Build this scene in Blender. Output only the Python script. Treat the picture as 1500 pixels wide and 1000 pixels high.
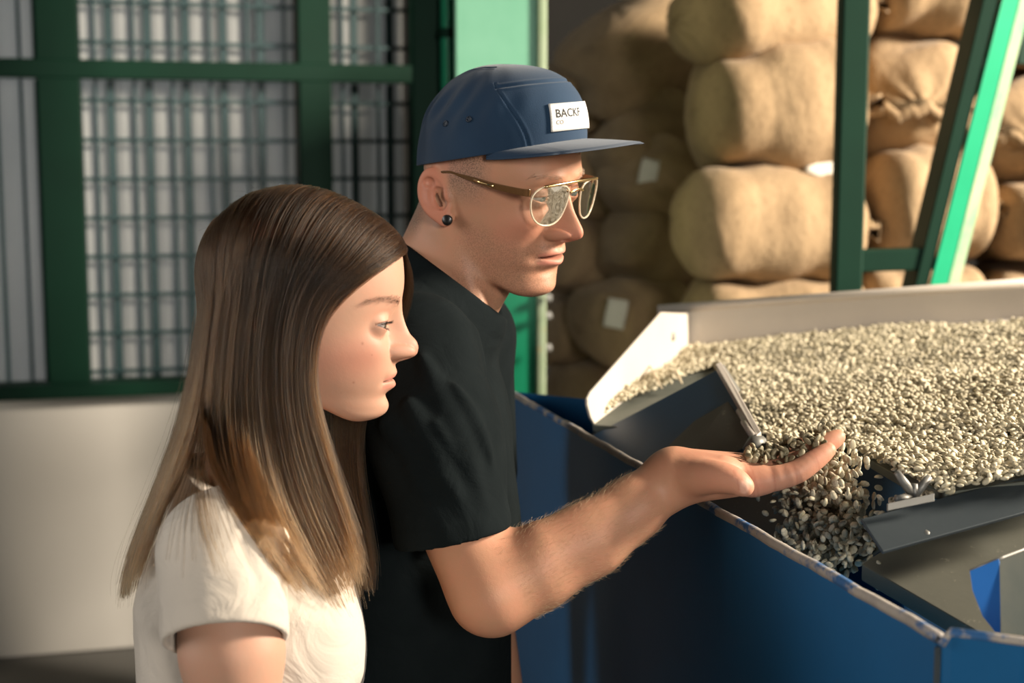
import bpy, bmesh, math, random
import numpy as np
import openvdb as vdb
from mathutils import Vector, Matrix, Euler, noise
from mathutils.bvhtree import BVHTree
random.seed(7)
RNG = np.random.default_rng(7)
for o in list(bpy.data.objects):
    bpy.data.objects.remove(o)
COL = bpy.context.scene.collection
SC = bpy.context.scene
PI = math.pi

# ------------------------------------------------------------------ camera, world, lights, exposure
FPX = 2083.0                       # 50 mm lens on a 36 mm sensor, in pixels of the 1500 px frame
CAMZ = 1.58
PITCH = math.atan(254.0 / FPX)
CF = np.array([0, math.cos(PITCH), -math.sin(PITCH)])
CU = np.array([0, math.sin(PITCH), math.cos(PITCH)])
CR = np.array([1.0, 0, 0])
CAM = np.array([0, 0, CAMZ])
cam_d = bpy.data.cameras.new('camera'); cam = bpy.data.objects.new('camera', cam_d); COL.objects.link(cam)
cam.location = (0, 0, CAMZ); cam.rotation_euler = (PI / 2 - PITCH, 0, 0)
cam_d.lens = 50.0; cam_d.sensor_width = 36.0; cam_d.clip_start = 0.02
cam_d.dof.use_dof = True; cam_d.dof.focus_distance = 1.46; cam_d.dof.aperture_fstop = 4.6
SC.camera = cam
w = bpy.data.worlds.new('world'); SC.world = w; w.use_nodes = True
w.node_tree.nodes['Background'].inputs[0].default_value = (0.62, 0.80, 0.88, 1)
w.node_tree.nodes['Background'].inputs[1].default_value = 0.05
def lamp(name, kind, loc, aim, energy, color, **kw):
    l = bpy.data.lights.new(name, kind); l.energy = energy; l.color = color
    for k, v in kw.items(): setattr(l, k, v)
    o = bpy.data.objects.new(name, l); COL.objects.link(o); o.location = loc
    o.rotation_euler = (Vector(aim) - Vector(loc)).to_track_quat('-Z', 'Y').to_euler()
    return o
lamp('skylight_right', 'AREA', (4.2, 1.65, 3.15), (0.3, 2.2, 1.1), 780, (1.0, 0.88, 0.72), shape='RECTANGLE', size=0.8, size_y=0.8)
lamp('doorway_light', 'AREA', (-3.0, 0.85, 2.0), (0.3, 1.12, 1.12), 6.5, (1.0, 0.96, 0.90), shape='RECTANGLE', size=1.5, size_y=1.8, spread=math.radians(46))
lamp('entrance_light', 'AREA', (1.9, -3.4, 2.3), (-0.25, 1.8, 1.25), 11, (1.0, 0.94, 0.85), shape='RECTANGLE', size=0.9, size_y=1.2, spread=math.radians(42))
lamp('daylight_outside', 'AREA', (-1.9, 6.4, 2.2), (-1.2, 4.6, 1.5), 29, (0.93, 0.98, 1.0), shape='RECTANGLE', size=3.0, size_y=2.4)
vs = SC.view_settings
vs.view_transform = 'Standard'; vs.look = 'None'; vs.exposure = 0.0; vs.gamma = 1.0; vs.use_curve_mapping = False

# ------------------------------------------------------------------ helpers
def P(u, v, d):
    """world point seen at pixel (u, v) at depth d along the view axis"""
    return CAM + d * (CF + (u - 750.0) / FPX * CR - (v - 500.0) / FPX * CU)
def ray(u, v):
    return CF + (u - 750.0) / FPX * CR - (v - 500.0) / FPX * CU
def PZ(u, v, z):
    r = ray(u, v); return CAM + r * ((z - CAMZ) / r[2])
def on_plane(u, v, p0, n):
    r = ray(u, v); return CAM + r * (np.dot(np.asarray(p0) - CAM, n) / np.dot(r, n))

def mesh(name, verts, faces, smooth=False):
    m = bpy.data.meshes.new(name)
    m.from_pydata([tuple(map(float, v)) for v in verts], [], [tuple(f) for f in faces])
    if smooth: m.shade_smooth()
    m.update(); return m
def fast_mesh(name, v, f, smooth=True):
    """v n x 3, f m x k arrays (all faces the same size)"""
    v = np.ascontiguousarray(v, np.float32); f = np.ascontiguousarray(f, np.int32)
    m = bpy.data.meshes.new(name); k = f.shape[1]
    m.vertices.add(len(v)); m.vertices.foreach_set('co', v.ravel())
    m.loops.add(f.size); m.loops.foreach_set('vertex_index', f.ravel())
    m.polygons.add(len(f)); m.polygons.foreach_set('loop_start', np.arange(0, f.size, k, dtype=np.int32))
    m.update(calc_edges=True); m.validate()
    if smooth: m.shade_smooth()
    return m
def tag(o, label=None, cat=None, group=None, kind=None):
    if label: o['label'] = label
    if cat: o['category'] = cat
    if group: o['group'] = group
    if kind: o['kind'] = kind
    return o
def link(name, m, mat=None, parent=None, **kw):
    o = bpy.data.objects.new(name, m); COL.objects.link(o)
    if mat is not None:
        if len(m.materials) == 0: m.materials.append(mat)
    if parent is not None:
        o.parent = parent
        base = parent.get('_b')
        if base is not None and m is not None:
            m.transform(Matrix.Translation(-Vector(base)))
            o['_b'] = base
    return tag(o, **kw)
def thing(name, label, cat, loc=(0, 0, 0), rot=(0, 0, 0), group=None, world=True):
    """Empty at the thing's base; with world=True its parts are given in world coordinates"""
    o = bpy.data.objects.new(name, None); COL.objects.link(o); o.location = loc; o.rotation_euler = rot
    o.empty_display_size = 0.05
    if world: o['_b'] = [float(c) for c in loc]
    return tag(o, label, cat, group)
def from_bm(name, bm, smooth=False):
    bmesh.ops.recalc_face_normals(bm, faces=bm.faces)
    m = bpy.data.meshes.new(name); bm.to_mesh(m); bm.free()
    if smooth: m.shade_smooth()
    return m
def bevel_all(bm, r, seg=2):
    if r > 0:
        bmesh.ops.bevel(bm, geom=[e for e in bm.edges if len(e.link_faces) == 2 and e.calc_face_angle(0) > 0.4], offset=r, segments=seg, affect='EDGES', profile=0.5, clamp_overlap=True)
def bm_plate(bm, pts, th, direction=None):
    """a sheet: polygon pts, thickness th along -normal (or the given direction)"""
    pts = [Vector(p) for p in pts]
    n = Vector((0, 0, 0))
    for i in range(len(pts)):
        n += (pts[i] - pts[0]).cross(pts[(i + 1) % len(pts)] - pts[0])
    n.normalize()
    d = Vector(direction).normalized() if direction is not None else -n
    a = [bm.verts.new(p) for p in pts]; b = [bm.verts.new(p + d * th) for p in pts]
    k = len(pts)
    bm.faces.new(a); bm.faces.new(b[::-1])
    for i in range(k): bm.faces.new((a[i], b[i], b[(i + 1) % k], a[(i + 1) % k]))
def plate(name, pts, th, bev=0.0015, direction=None, seg=2):
    bm = bmesh.new(); bm_plate(bm, pts, th, direction); bmesh.ops.recalc_face_normals(bm, faces=bm.faces); bevel_all(bm, bev, seg)
    return from_bm(name, bm)
def bm_box(bm, c, s, rot=None):
    M = Matrix.Translation(Vector(c)) @ (rot.to_4x4() if rot is not None else Matrix.Identity(4)) @ Matrix.Diagonal((*s, 1))
    return bmesh.ops.create_cube(bm, size=1.0, matrix=M)['verts']
def box(name, c, s, rot=None, bev=0.004, seg=2):
    bm = bmesh.new(); bm_box(bm, c, s, rot); bevel_all(bm, bev, seg); return from_bm(name, bm)
def beam(name, a, b, wdt, hgt, up=(0, 0, 1), bev=0.003, off=(0, 0)):
    """rectangular bar from a to b"""
    a = Vector(a); b = Vector(b); x = (b - a); L = x.length; x.normalize()
    y = Vector(up).cross(x).normalized(); z = x.cross(y)
    R = Matrix((x, y, z)).transposed()
    return box(name, (a + b) / 2 + y * off[0] + z * off[1], (L, wdt, hgt), R, bev)
def bm_tube(bm, pts, r, n=10, cap=True):
    pts = [Vector(p) for p in pts]; rs = r if hasattr(r, '__len__') else [r] * len(pts)
    rings = []; up = None
    for i, p in enumerate(pts):
        t = (pts[min(i + 1, len(pts) - 1)] - pts[max(i - 1, 0)]).normalized()
        if up is None: up = Vector((0, 0, 1)) if abs(t.z) < 0.9 else Vector((1, 0, 0))
        s = t.cross(up).normalized(); up = s.cross(t)
        rings.append([bm.verts.new(p + (s * math.cos(2 * PI * k / n) + up * math.sin(2 * PI * k / n)) * rs[i]) for k in range(n)])
    for a, b in zip(rings, rings[1:]):
        for k in range(n): bm.faces.new((a[k], a[(k + 1) % n], b[(k + 1) % n], b[k]))
    if cap: bm.faces.new(rings[0][::-1]); bm.faces.new(rings[-1])
def tube(name, pts, r, n=10):
    bm = bmesh.new(); bm_tube(bm, pts, r, n); return from_bm(name, bm, True)
def smooth_curve(pts, n):
    """Catmull-Rom through pts (list of vectors), n samples"""
    p = np.asarray(pts, float); p = np.vstack([2 * p[0] - p[1], p, 2 * p[-1] - p[-2]])
    t = np.linspace(0, len(p) - 3 - 1e-9, n); i = t.astype(int); f = (t - i)[:, None]
    a, b, c, d = p[i], p[i + 1], p[i + 2], p[i + 3]
    return 0.5 * ((2 * b) + (-a + c) * f + (2 * a - 5 * b + 4 * c - d) * f ** 2 + (-a + 3 * b - 3 * c + d) * f ** 3)

# ------------------------------------------------------------------ materials
def nodes(name):
    m = bpy.data.materials.new(name); m.use_nodes = True
    nt = m.node_tree; return m, nt, nt.nodes['Principled BSDF']
def N(nt, t, **kw):
    n = nt.nodes.new(t)
    for k, v in kw.items():
        if k in n.inputs: n.inputs[k].default_value = v
        else: setattr(n, k, v)
    return n
def lerp_nodes(nt, fac, c1, c2):
    mx = N(nt, 'ShaderNodeMix', data_type='RGBA')
    if isinstance(c1, tuple): mx.inputs[6].default_value = (*c1[:3], 1)
    else: nt.links.new(c1, mx.inputs[6])
    if isinstance(c2, tuple): mx.inputs[7].default_value = (*c2[:3], 1)
    else: nt.links.new(c2, mx.inputs[7])
    if isinstance(fac, float): mx.inputs[0].default_value = fac
    else: nt.links.new(fac, mx.inputs[0])
    return mx.outputs[2]
def ramp(nt, src, lo, hi):
    r = N(nt, 'ShaderNodeMapRange'); r.inputs[1].default_value = lo; r.inputs[2].default_value = hi
    nt.links.new(src, r.inputs[0]); return r.outputs[0]
def tex(nt, kind, scale, coord='Object', stretch=None, **kw):
    tc = N(nt, 'ShaderNodeTexCoord'); src = tc.outputs[coord]
    if stretch:
        mp = N(nt, 'ShaderNodeMapping'); mp.inputs['Scale'].default_value = stretch; nt.links.new(src, mp.inputs[0]); src = mp.outputs[0]
    t = N(nt, 'ShaderNodeTex' + kind); nt.links.new(src, t.inputs['Vector'])
    t.inputs['Scale'].default_value = scale
    for k, v in kw.items():
        if k in t.inputs: t.inputs[k].default_value = v
        else: setattr(t, k, v)
    return t
def bump(nt, b, height, strength, dist):
    n = N(nt, 'ShaderNodeBump'); n.inputs['Strength'].default_value = strength; n.inputs['Distance'].default_value = dist
    nt.links.new(height, n.inputs['Height'])
    prev = b.inputs['Normal']
    if prev.is_linked: nt.links.new(prev.links[0].from_socket, n.inputs['Normal'])
    nt.links.new(n.outputs[0], b.inputs['Normal'])
def paint(name, col, col2=None, scale=6, rough=0.5, metal=0.0, wear=None, wear_col=(0.5, 0.45, 0.36), wear_scale=30, bumpy=0.15, spec=0.5):
    """painted or bare metal/plaster with soft colour variation and chips of wear"""
    m, nt, b = nodes(name)
    b.inputs['Roughness'].default_value = rough; b.inputs['Metallic'].default_value = metal; b.inputs['Specular IOR Level'].default_value = spec
    t = tex(nt, 'Noise', scale, Detail=6, Roughness=0.6)
    c = lerp_nodes(nt, ramp(nt, t.outputs[0], 0.3, 0.7), col, col2 or tuple(x * 0.75 for x in col))
    if wear:
        t2 = tex(nt, 'Noise', wear_scale, Detail=8, Roughness=0.7)
        c = lerp_nodes(nt, ramp(nt, t2.outputs[0], wear, wear + 0.06), c, wear_col)
    nt.links.new(c, b.inputs['Base Color'])
    if bumpy:
        t3 = tex(nt, 'Noise', 120, Detail=4)
        bump(nt, b, t3.outputs[0], bumpy, 0.001)
    return m

def fabric(name, col, col2, weave=900, bumpy=0.25, rough=0.95, sheen=0.1, spec=0.2, wrinkle=0.0):
    m, nt, b = nodes(name)
    t = tex(nt, 'Noise', 14, Detail=5); c = lerp_nodes(nt, ramp(nt, t.outputs[0], 0.35, 0.65), col, col2); nt.links.new(c, b.inputs['Base Color'])
    b.inputs['Roughness'].default_value = rough; b.inputs['Sheen Weight'].default_value = sheen; b.inputs['Specular IOR Level'].default_value = spec
    if wrinkle:
        t3 = tex(nt, 'Noise', 16, Detail=4, Roughness=0.5, Distortion=1.2); bump(nt, b, t3.outputs[0], wrinkle, 0.012)
    t2 = tex(nt, 'Noise', weave, Detail=3); bump(nt, b, t2.outputs[0], bumpy, 0.0008)
    return m

# ------------------------------------------------------------------ signed-distance modelling
f32 = np.float32
def smin(a, b, k):
    h = np.clip(0.5 + 0.5 * (b - a) / k, 0, 1); return b * (1 - h) + a * h - k * h * (1 - h)
def smax(a, b, k): return -smin(-a, -b, k)
def s_cone(p, a, b, ra, rb):
    a = np.asarray(a, f32); ab = np.asarray(b, f32) - a; L2 = float((ab * ab).sum()) + 1e-12
    x, y, z = p[0] - a[0], p[1] - a[1], p[2] - a[2]
    t = np.clip((x * ab[0] + y * ab[1] + z * ab[2]) / L2, 0, 1)
    return np.sqrt((x - ab[0] * t) ** 2 + (y - ab[1] * t) ** 2 + (z - ab[2] * t) ** 2) - (ra + (rb - ra) * t)
def s_ell(p, c, r, R=None):
    x, y, z = p[0] - f32(c[0]), p[1] - f32(c[1]), p[2] - f32(c[2])
    if R is not None:                                    # R: rows are the ellipsoid's own axes in world space
        R = np.asarray(R, f32)
        x, y, z = (x * R[0, 0] + y * R[0, 1] + z * R[0, 2], x * R[1, 0] + y * R[1, 1] + z * R[1, 2], x * R[2, 0] + y * R[2, 1] + z * R[2, 2])
    a, b, c2 = x / r[0], y / r[1], z / r[2]
    k0 = np.sqrt(a * a + b * b + c2 * c2) + 1e-9
    k1 = np.sqrt((a / r[0]) ** 2 + (b / r[1]) ** 2 + (c2 / r[2]) ** 2) + 1e-9
    return k0 * (k0 - 1.0) / k1
def s_chain(p, pts, rs, k):
    d = None
    for i in range(len(pts) - 1):
        e = s_cone(p, pts[i], pts[i + 1], rs[i], rs[i + 1])
        d = e if d is None else smin(d, e, k)
    return d
def gauss(x, s): return np.exp(-(x / s) ** 2)
def ipol(xs, ys):
    """smooth (cubic Hermite) interpolator of a profile"""
    xs = np.asarray(xs, float); ys = np.asarray(ys, float)
    if xs[0] > xs[-1]: xs, ys = xs[::-1], ys[::-1]
    g = np.linspace(xs[0], xs[-1], 1200); m = np.gradient(ys, xs)
    i = np.clip(np.searchsorted(xs, g) - 1, 0, len(xs) - 2); h = xs[i + 1] - xs[i]; t = (g - xs[i]) / h
    val = (2 * t ** 3 - 3 * t ** 2 + 1) * ys[i] + (t ** 3 - 2 * t ** 2 + t) * h * m[i] + (-2 * t ** 3 + 3 * t ** 2) * ys[i + 1] + (t ** 3 - t ** 2) * h * m[i + 1]
    def f(q): return np.interp(q, g, val).astype(f32)
    return f
def sdf_mesh(func, lo, hi, h, B=16, margin=1.35, slack=0.004):
    """closed quad mesh of func(p) = 0; only blocks near the surface are sampled"""
    lo = np.asarray(lo, float); hi = np.asarray(hi, float); s = B * h
    nb = np.ceil((hi - lo) / s).astype(int)
    I = np.stack(np.meshgrid(*[np.arange(k) for k in nb], indexing='ij'), -1).reshape(-1, 3)
    c = (lo + (I + 0.5) * s).astype(f32)
    d = func((c[:, 0], c[:, 1], c[:, 2]))
    R = s * 0.87 * margin + slack
    near = np.abs(d) < R
    g = vdb.FloatGrid(1.0); g.transform = vdb.createLinearTransform(voxelSize=h)
    q = np.arange(B) * h
    O = np.stack(np.meshgrid(q, q, q, indexing='ij'), -1).reshape(-1, 3)
    In = I[near]
    for k in range(0, len(In), 150):
        J = In[k:k + 150]
        pts = ((lo + J * s)[:, None, :] + O[None]).reshape(-1, 3).astype(f32)
        val = func((pts[:, 0], pts[:, 1], pts[:, 2])).reshape(-1, B, B, B)
        for j, a in zip(J, val): g.copyFromArray(np.ascontiguousarray(a, np.float32), ijk=tuple(int(t) for t in j * B))
    for j in I[(~near) & (d < 0)]:
        a = j * B; g.fill(tuple(int(t) for t in a), tuple(int(t) for t in a + B - 1), -1.0, True)
    v, qd = g.convertToQuads(0.0)
    return np.asarray(v) + lo, np.asarray(qd)
# ------------------------------------------------------------------ the setting: floor, walls, ceiling, barred window
def struct(name, m, mat, parent=None, **kw):
    o = link(name, m, mat, parent, **kw)
    if parent is None: o['kind'] = 'structure'
    return o
M_CONC = paint('floor_concrete', (0.20, 0.19, 0.17), (0.15, 0.145, 0.135), 2.5, 0.9)
M_PLASTER = paint('white_plaster', (0.80, 0.76, 0.70), (0.74, 0.70, 0.64), 1.2, 0.95, wear=0.72, wear_col=(0.30, 0.27, 0.23), wear_scale=5, bumpy=0.3, spec=0.2)
M_GREEN = paint('dark_and_shaded_green', (0.0014, 0.025, 0.013), (0.0018, 0.031, 0.016), 5, 0.6, spec=0.2, wear=0.74, wear_col=(0.04, 0.035, 0.025), wear_scale=26)  # window and panel paint; on post and brace the dark tone stands for shade
M_GREEN2 = paint('bright_and_sunlit_green', (0.007, 0.235, 0.115), (0.010, 0.27, 0.135), 6, 0.38, wear=0.74, wear_col=(0.30, 0.26, 0.18), wear_scale=22)  # column paint; on the brace flange the bright tone stands for sunlight
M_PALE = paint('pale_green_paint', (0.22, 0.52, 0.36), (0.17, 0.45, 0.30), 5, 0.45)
M_BAR = paint('teal_grey_steel', (0.018, 0.050, 0.055), (0.03, 0.07, 0.075), 8, 0.5)
M_DARK = paint('shed_wall', (0.018, 0.017, 0.015), (0.012, 0.011, 0.010), 2, 0.95)
# the long wall with the window: plane through two plan points, local axes s along it, z up
W0 = np.array([-750 / FPX * 4.40, 4.40 * CF[1] + 0.12, 0]); W1 = np.array([-150 / FPX * 4.75, 4.75 * CF[1] + 0.10, 0])
WD = (W1 - W0) / np.linalg.norm(W1 - W0); WN = np.array([WD[1], -WD[0], 0])             # WN points into the room
def wpx(u, v):
    q = on_plane(u, v, W0, WN); return float((q - W0) @ WD), float(q[2])
def wpt(s, z, out=0.0): return W0 + WD * s + WN * out + np.array([0, 0, z])
RW = Matrix((Vector(WD), Vector(-WN), Vector((0, 0, 1)))).transposed()
def wbox(name, s0, s1, z0, z1, o0, o1, bev=0.004):
    return box(name, wpt((s0 + s1) / 2, (z0 + z1) / 2, (o0 + o1) / 2), (abs(s1 - s0), abs(o1 - o0), abs(z1 - z0)), RW, bev)
struct('floor', box('floor', (0.6, 2.6, -0.05), (9.0, 8.4, 0.1), None, 0), M_CONC)
struct('ceiling', box('ceiling', (0.6, 4.1, 3.85), (9.0, 4.7, 0.1), None, 0), M_DARK)
zs = wpx(0, 580)[1]; zt = 3.8
sR = wpx(614, 300)[0]
struct('wall_left', wbox('wall', -2.6, sR, 0.0, zs, -0.16, 0.0, 0), M_PLASTER)
struct('wall_left_upper', wbox('wall', -2.6, sR, 2.75, zt, -0.16, 0.0, 0), M_PLASTER)
struct('wall_back', box('wall', (1.9, 6.25, 1.9), (6.4, 0.1, 3.8), None, 0), M_DARK)
struct('baseboard_left', wbox('base', -2.6, sR, 0.0, wpx(100, 978)[1], 0.0, 0.02), paint('grey_plinth', (0.10, 0.105, 0.10), (0.08, 0.08, 0.075), 4, 0.9))
win = tag(bpy.data.objects.new('window_1', None), 'green steel window with square grille above the white wall'); COL.objects.link(win); win['kind'] = 'structure'; win['_b'] = [0.0, 0.0, 0.0]
a0, a1 = wpx(62, 300)[0], wpx(124, 300)[0]; b0, b1 = wpx(440, 300)[0], wpx(487, 300)[0]
tz0, tz1 = wpx(300, 118)[1], wpx(300, 91)[1]; ztop = 2.75
struct('sill', wbox('sill', -2.6, sR, wpx(0, 583)[1], wpx(0, 562)[1], -0.05, 0.07), M_GREEN, win)
struct('transom', wbox('transom', -2.6, sR, tz0, tz1, -0.03, 0.035), M_GREEN, win)
for s0, s1 in ((-2.6, -2.5), (a0, a1), (b0, b1), (sR - 0.03, sR + 0.03)): struct('mullion', wbox('mullion', s0, s1, zs, ztop, -0.05, 0.03), M_GREEN, win)
struct('head_rail', wbox('head', -2.6, sR, ztop - 0.06, ztop, -0.05, 0.03), M_GREEN, win)
# pale corrugated sheets behind the grille
M_SHEET = paint('pale_corrugated_sheet', (0.50, 0.49, 0.46), (0.42, 0.42, 0.40), 1.5, 0.7, bumpy=0.1, spec=0.2)
def translucent_sheet():
    m, nt, b = nodes('translucent_sheet'); out = nt.nodes['Material Output']
    t = tex(nt, 'Noise', 1.6, Detail=4); c = lerp_nodes(nt, ramp(nt, t.outputs[0], 0.3, 0.7), (0.62, 0.61, 0.58), (0.48, 0.49, 0.48))
    nt.links.new(c, b.inputs['Base Color']); b.inputs['Roughness'].default_value = 0.8
    tr = N(nt, 'ShaderNodeBsdfTranslucent'); nt.links.new(c, tr.inputs[0]); mx = N(nt, 'ShaderNodeMixShader'); mx.inputs[0].default_value = 0.5
    nt.links.new(b.outputs[0], mx.inputs[1]); nt.links.new(tr.outputs[0], mx.inputs[2]); nt.links.new(mx.outputs[0], out.inputs['Surface']); return m
M_TSHEET = translucent_sheet()
def corr(name, s0, s1, z0, z1, out, per, amp):
    n = int((s1 - s0) / per * 8); ss = np.linspace(s0, s1, n + 1); vs_ = []; fc = []
    for s in ss:
        o_ = out + amp * math.cos(s / per * 2 * PI) ** 3
        vs_ += [wpt(s, z0, o_), wpt(s, z1, o_)]
    for i in range(n): fc.append((2 * i, 2 * i + 2, 2 * i + 3, 2 * i + 1))
    return mesh(name, vs_, fc, True)
for s0, s1, z0, z1 in ((-2.5, a0, zs, tz0), (a1, b0, zs, tz0), (b1, sR - 0.03, zs, tz0), (-2.5, a0, tz1, ztop - 0.06), (a1, b0, tz1, ztop - 0.06), (b1, sR - 0.03, tz1, ztop - 0.06)):
    struct('sheet', corr('sheet', s0, s1, z0 - 0.02, z1 + 0.02, -0.13, 0.118, 0.012), M_TSHEET, win)
mv = box('bar', (0, 0, 0), (0.011, 0.011, 1), None, 0.002, 1); mv2 = box('bar', (0, 0, 0), (0.026, 0.006, 1), None, 0.001, 1); mh = box('rail', (0, 0, 0), (1, 0.010, 0.014), None, 0.002, 1)
for m_ in (mv, mv2, mh): m_.materials.append(M_BAR)
def bar(m_, nm, s, z, ds, dz, out):
    o = bpy.data.objects.new(nm, m_); COL.objects.link(o); o.parent = win
    o.matrix_world = Matrix.Translation(Vector(wpt(s, z, out))) @ RW.to_4x4() @ Matrix.Diagonal((ds, 1, dz, 1))
for s0, s1, grid in ((-2.5, a0, False), (a1, b0, True), (b1, sR - 0.03, True)):
    for z0, z1 in ((zs, tz0), (tz1, ztop - 0.06)):
        s = s0 + 0.045 if grid else s0 + 0.03
        while s < s1 - 0.02:
            bar(mv, 'bar', s, (z0 + z1) / 2, 1, z1 - z0, -0.045)
            if s + 0.045 < s1: bar(mv2, 'strip', s + 0.045, (z0 + z1) / 2, 1 if grid else 0.5, z1 - z0, -0.075)
            s += 0.120
        if grid:
            z = z0 + 0.06
            while z < z1 - 0.02:
                bar(mh, 'rail', (s0 + s1) / 2, z, s1 - s0, 1, -0.052); z += 0.125
# green column at the end of the wall, with its darker side panel and pipe
pd = 3.55
def vbox(name, u0, u1, v0, v1, d, depth, mat, parent=None, bev=0.006, **kw):
    """upright box whose front face spans u0..u1 at depth d, from height of v1 up to v0"""
    x0, x1 = P(u0, 400, d)[0], P(u1, 400, d)[0]; y = P(750, 400, d)[1]
    return struct(name, box(name, ((x0 + x1) / 2, y + depth / 2, (v0 + v1) / 2), (x1 - x0, depth, v1 - v0), None, bev), mat, parent, **kw)
colm = thing('column', 'steel column behind the man, pale green above and bright green below', 'column', tuple(P(730, 400, pd) * [1, 1, 0]))
zsp = P(760, 380, pd)[2]
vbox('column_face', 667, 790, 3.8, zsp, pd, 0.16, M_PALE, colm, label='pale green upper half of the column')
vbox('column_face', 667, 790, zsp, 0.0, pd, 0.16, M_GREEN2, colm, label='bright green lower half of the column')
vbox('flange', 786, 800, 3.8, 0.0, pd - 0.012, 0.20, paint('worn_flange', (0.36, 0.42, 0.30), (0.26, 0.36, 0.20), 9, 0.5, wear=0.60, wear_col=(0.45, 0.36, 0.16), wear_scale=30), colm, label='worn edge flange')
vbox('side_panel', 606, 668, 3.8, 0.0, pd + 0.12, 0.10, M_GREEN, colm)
bm = bmesh.new(); xp, yp = P(655, 60, pd + 0.02)[0], P(655, 60, pd + 0.02)[1]; bm_tube(bm, [(xp, yp, 0.0), (xp, yp, 3.8)], 0.017, 14); link('pipe', from_bm('pipe', bm, True), M_GREEN2, colm)
bm = bmesh.new(); zj_ = P(655, 48, pd)[2]; bm_tube(bm, [(xp, yp, zj_ - 0.012), (xp, yp, zj_ + 0.012)], 0.022, 14); link('pipe_clip', from_bm('pipe_clip', bm), M_GREEN, colm)
for v_ in (436, 462, 509):
    c = P(801, v_, pd - 0.02); bm = bmesh.new(); bm_tube(bm, [c, c + [0.010, 0, 0], c + [0.012, 0, 0]], [0.010, 0.010, 0.004], 6); link('bolt', from_bm('bolt', bm), M_SHEET, colm)

# steel frame between the machine and the sacks
fd = 2.95
fr = thing('steel_frame', 'shaded green steel post with crossbar and slanted brace in front of the burlap sacks', 'frame', tuple(P(1247, 400, fd) * [1, 1, 0]))
fy = P(750, 300, fd)[1]
def fx(u, v=300): return P(u, v, fd)[0]
def fpt(u, v): return on_plane(u, v, (0, fy, 0), np.array([0, 1.0, 0]))
link('post', box('post', ((fx(1227) + fx(1267)) / 2, fy + 0.03, 1.9), (fx(1267) - fx(1227), 0.06, 3.8), None, 0.004), M_GREEN, fr)  # post and crossbar stand in shade, carried by the darker green
ca_, cb_ = fpt(1262, 383), fpt(1372, 379)
link('crossbar', beam('crossbar', ca_ + [0, .03, 0], cb_ + [0, .03, 0], 0.05, 0.046), M_GREEN, fr)
def slant(pa, pb, pc, pd_, th): return plate('brace', [fpt(*pa), fpt(*pb), fpt(*pc), fpt(*pd_)], th, 0.002, direction=(0, 1, 0))
link('brace', slant((1450, -40), (1474, -40), (1346, 470), (1328, 470), 0.10), M_GREEN, fr, label='slanted shaded green channel')  # unlit face of the brace, its shade put into the colour
A_, B2 = fpt(1474, -40), fpt(1346, 470)
def quad_back(pa, pb, dx, dy, th, mat, nm, **kw):
    """flange running back from the line pa-pb"""
    a, b = np.array(pa), np.array(pb); o = np.array([dx, dy, 0])
    link(nm, plate(nm, [a, a + o, b + o, b], th, 0.002), mat, fr, **kw)
quad_back(A_ + [0.001, 0, 0], B2 + [0.001, 0, 0], 0.046, 0.035, 0.006, M_GREEN2, 'flange', label='bright green sunlit flange of the brace')  # lit face of the same brace, sunlight put into a brighter green
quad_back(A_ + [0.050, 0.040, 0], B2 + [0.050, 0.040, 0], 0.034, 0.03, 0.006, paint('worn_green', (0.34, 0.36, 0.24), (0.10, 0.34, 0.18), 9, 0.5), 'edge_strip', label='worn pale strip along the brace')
quad_back(fpt(1500, -60) + [0.03, 0.1, 0], fpt(1484, 90) + [0.03, 0.1, 0], 0.06, 0.01, 0.03, M_GREEN, 'gusset')
# ------------------------------------------------------------------ burlap coffee sacks
def burlap():
    m, nt, b = nodes('burlap')
    n1 = tex(nt, 'Noise', 7, Detail=5); c = lerp_nodes(nt, ramp(nt, n1.outputs[0], 0.35, 0.65), (0.43, 0.30, 0.175), (0.34, 0.235, 0.135))
    n2 = tex(nt, 'Noise', 60, Detail=3); c = lerp_nodes(nt, ramp(nt, n2.outputs[0], 0.55, 0.75), c, (0.27, 0.185, 0.105)); nt.links.new(c, b.inputs['Base Color'])
    b.inputs['Roughness'].default_value = 0.95; b.inputs['Specular IOR Level'].default_value = 0.15; b.inputs['Sheen Weight'].default_value = 0.1
    for st in ((260, 260, 30), (30, 260, 260)):
        w_ = tex(nt, 'Wave', 1.0, stretch=st, Distortion=1.5); bump(nt, b, w_.outputs[0], 0.18, 0.0012)
    n3 = tex(nt, 'Noise', 22, Detail=6); bump(nt, b, n3.outputs[0], 0.5, 0.010)
    return m
M_BURLAP = burlap(); M_TAG = fabric('paper_tag', (0.80, 0.77, 0.70), (0.74, 0.71, 0.64), 300, 0.05); M_STITCH = fabric('sack_twine', (0.50, 0.38, 0.22), (0.42, 0.30, 0.17), 300, 0.2)
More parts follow.
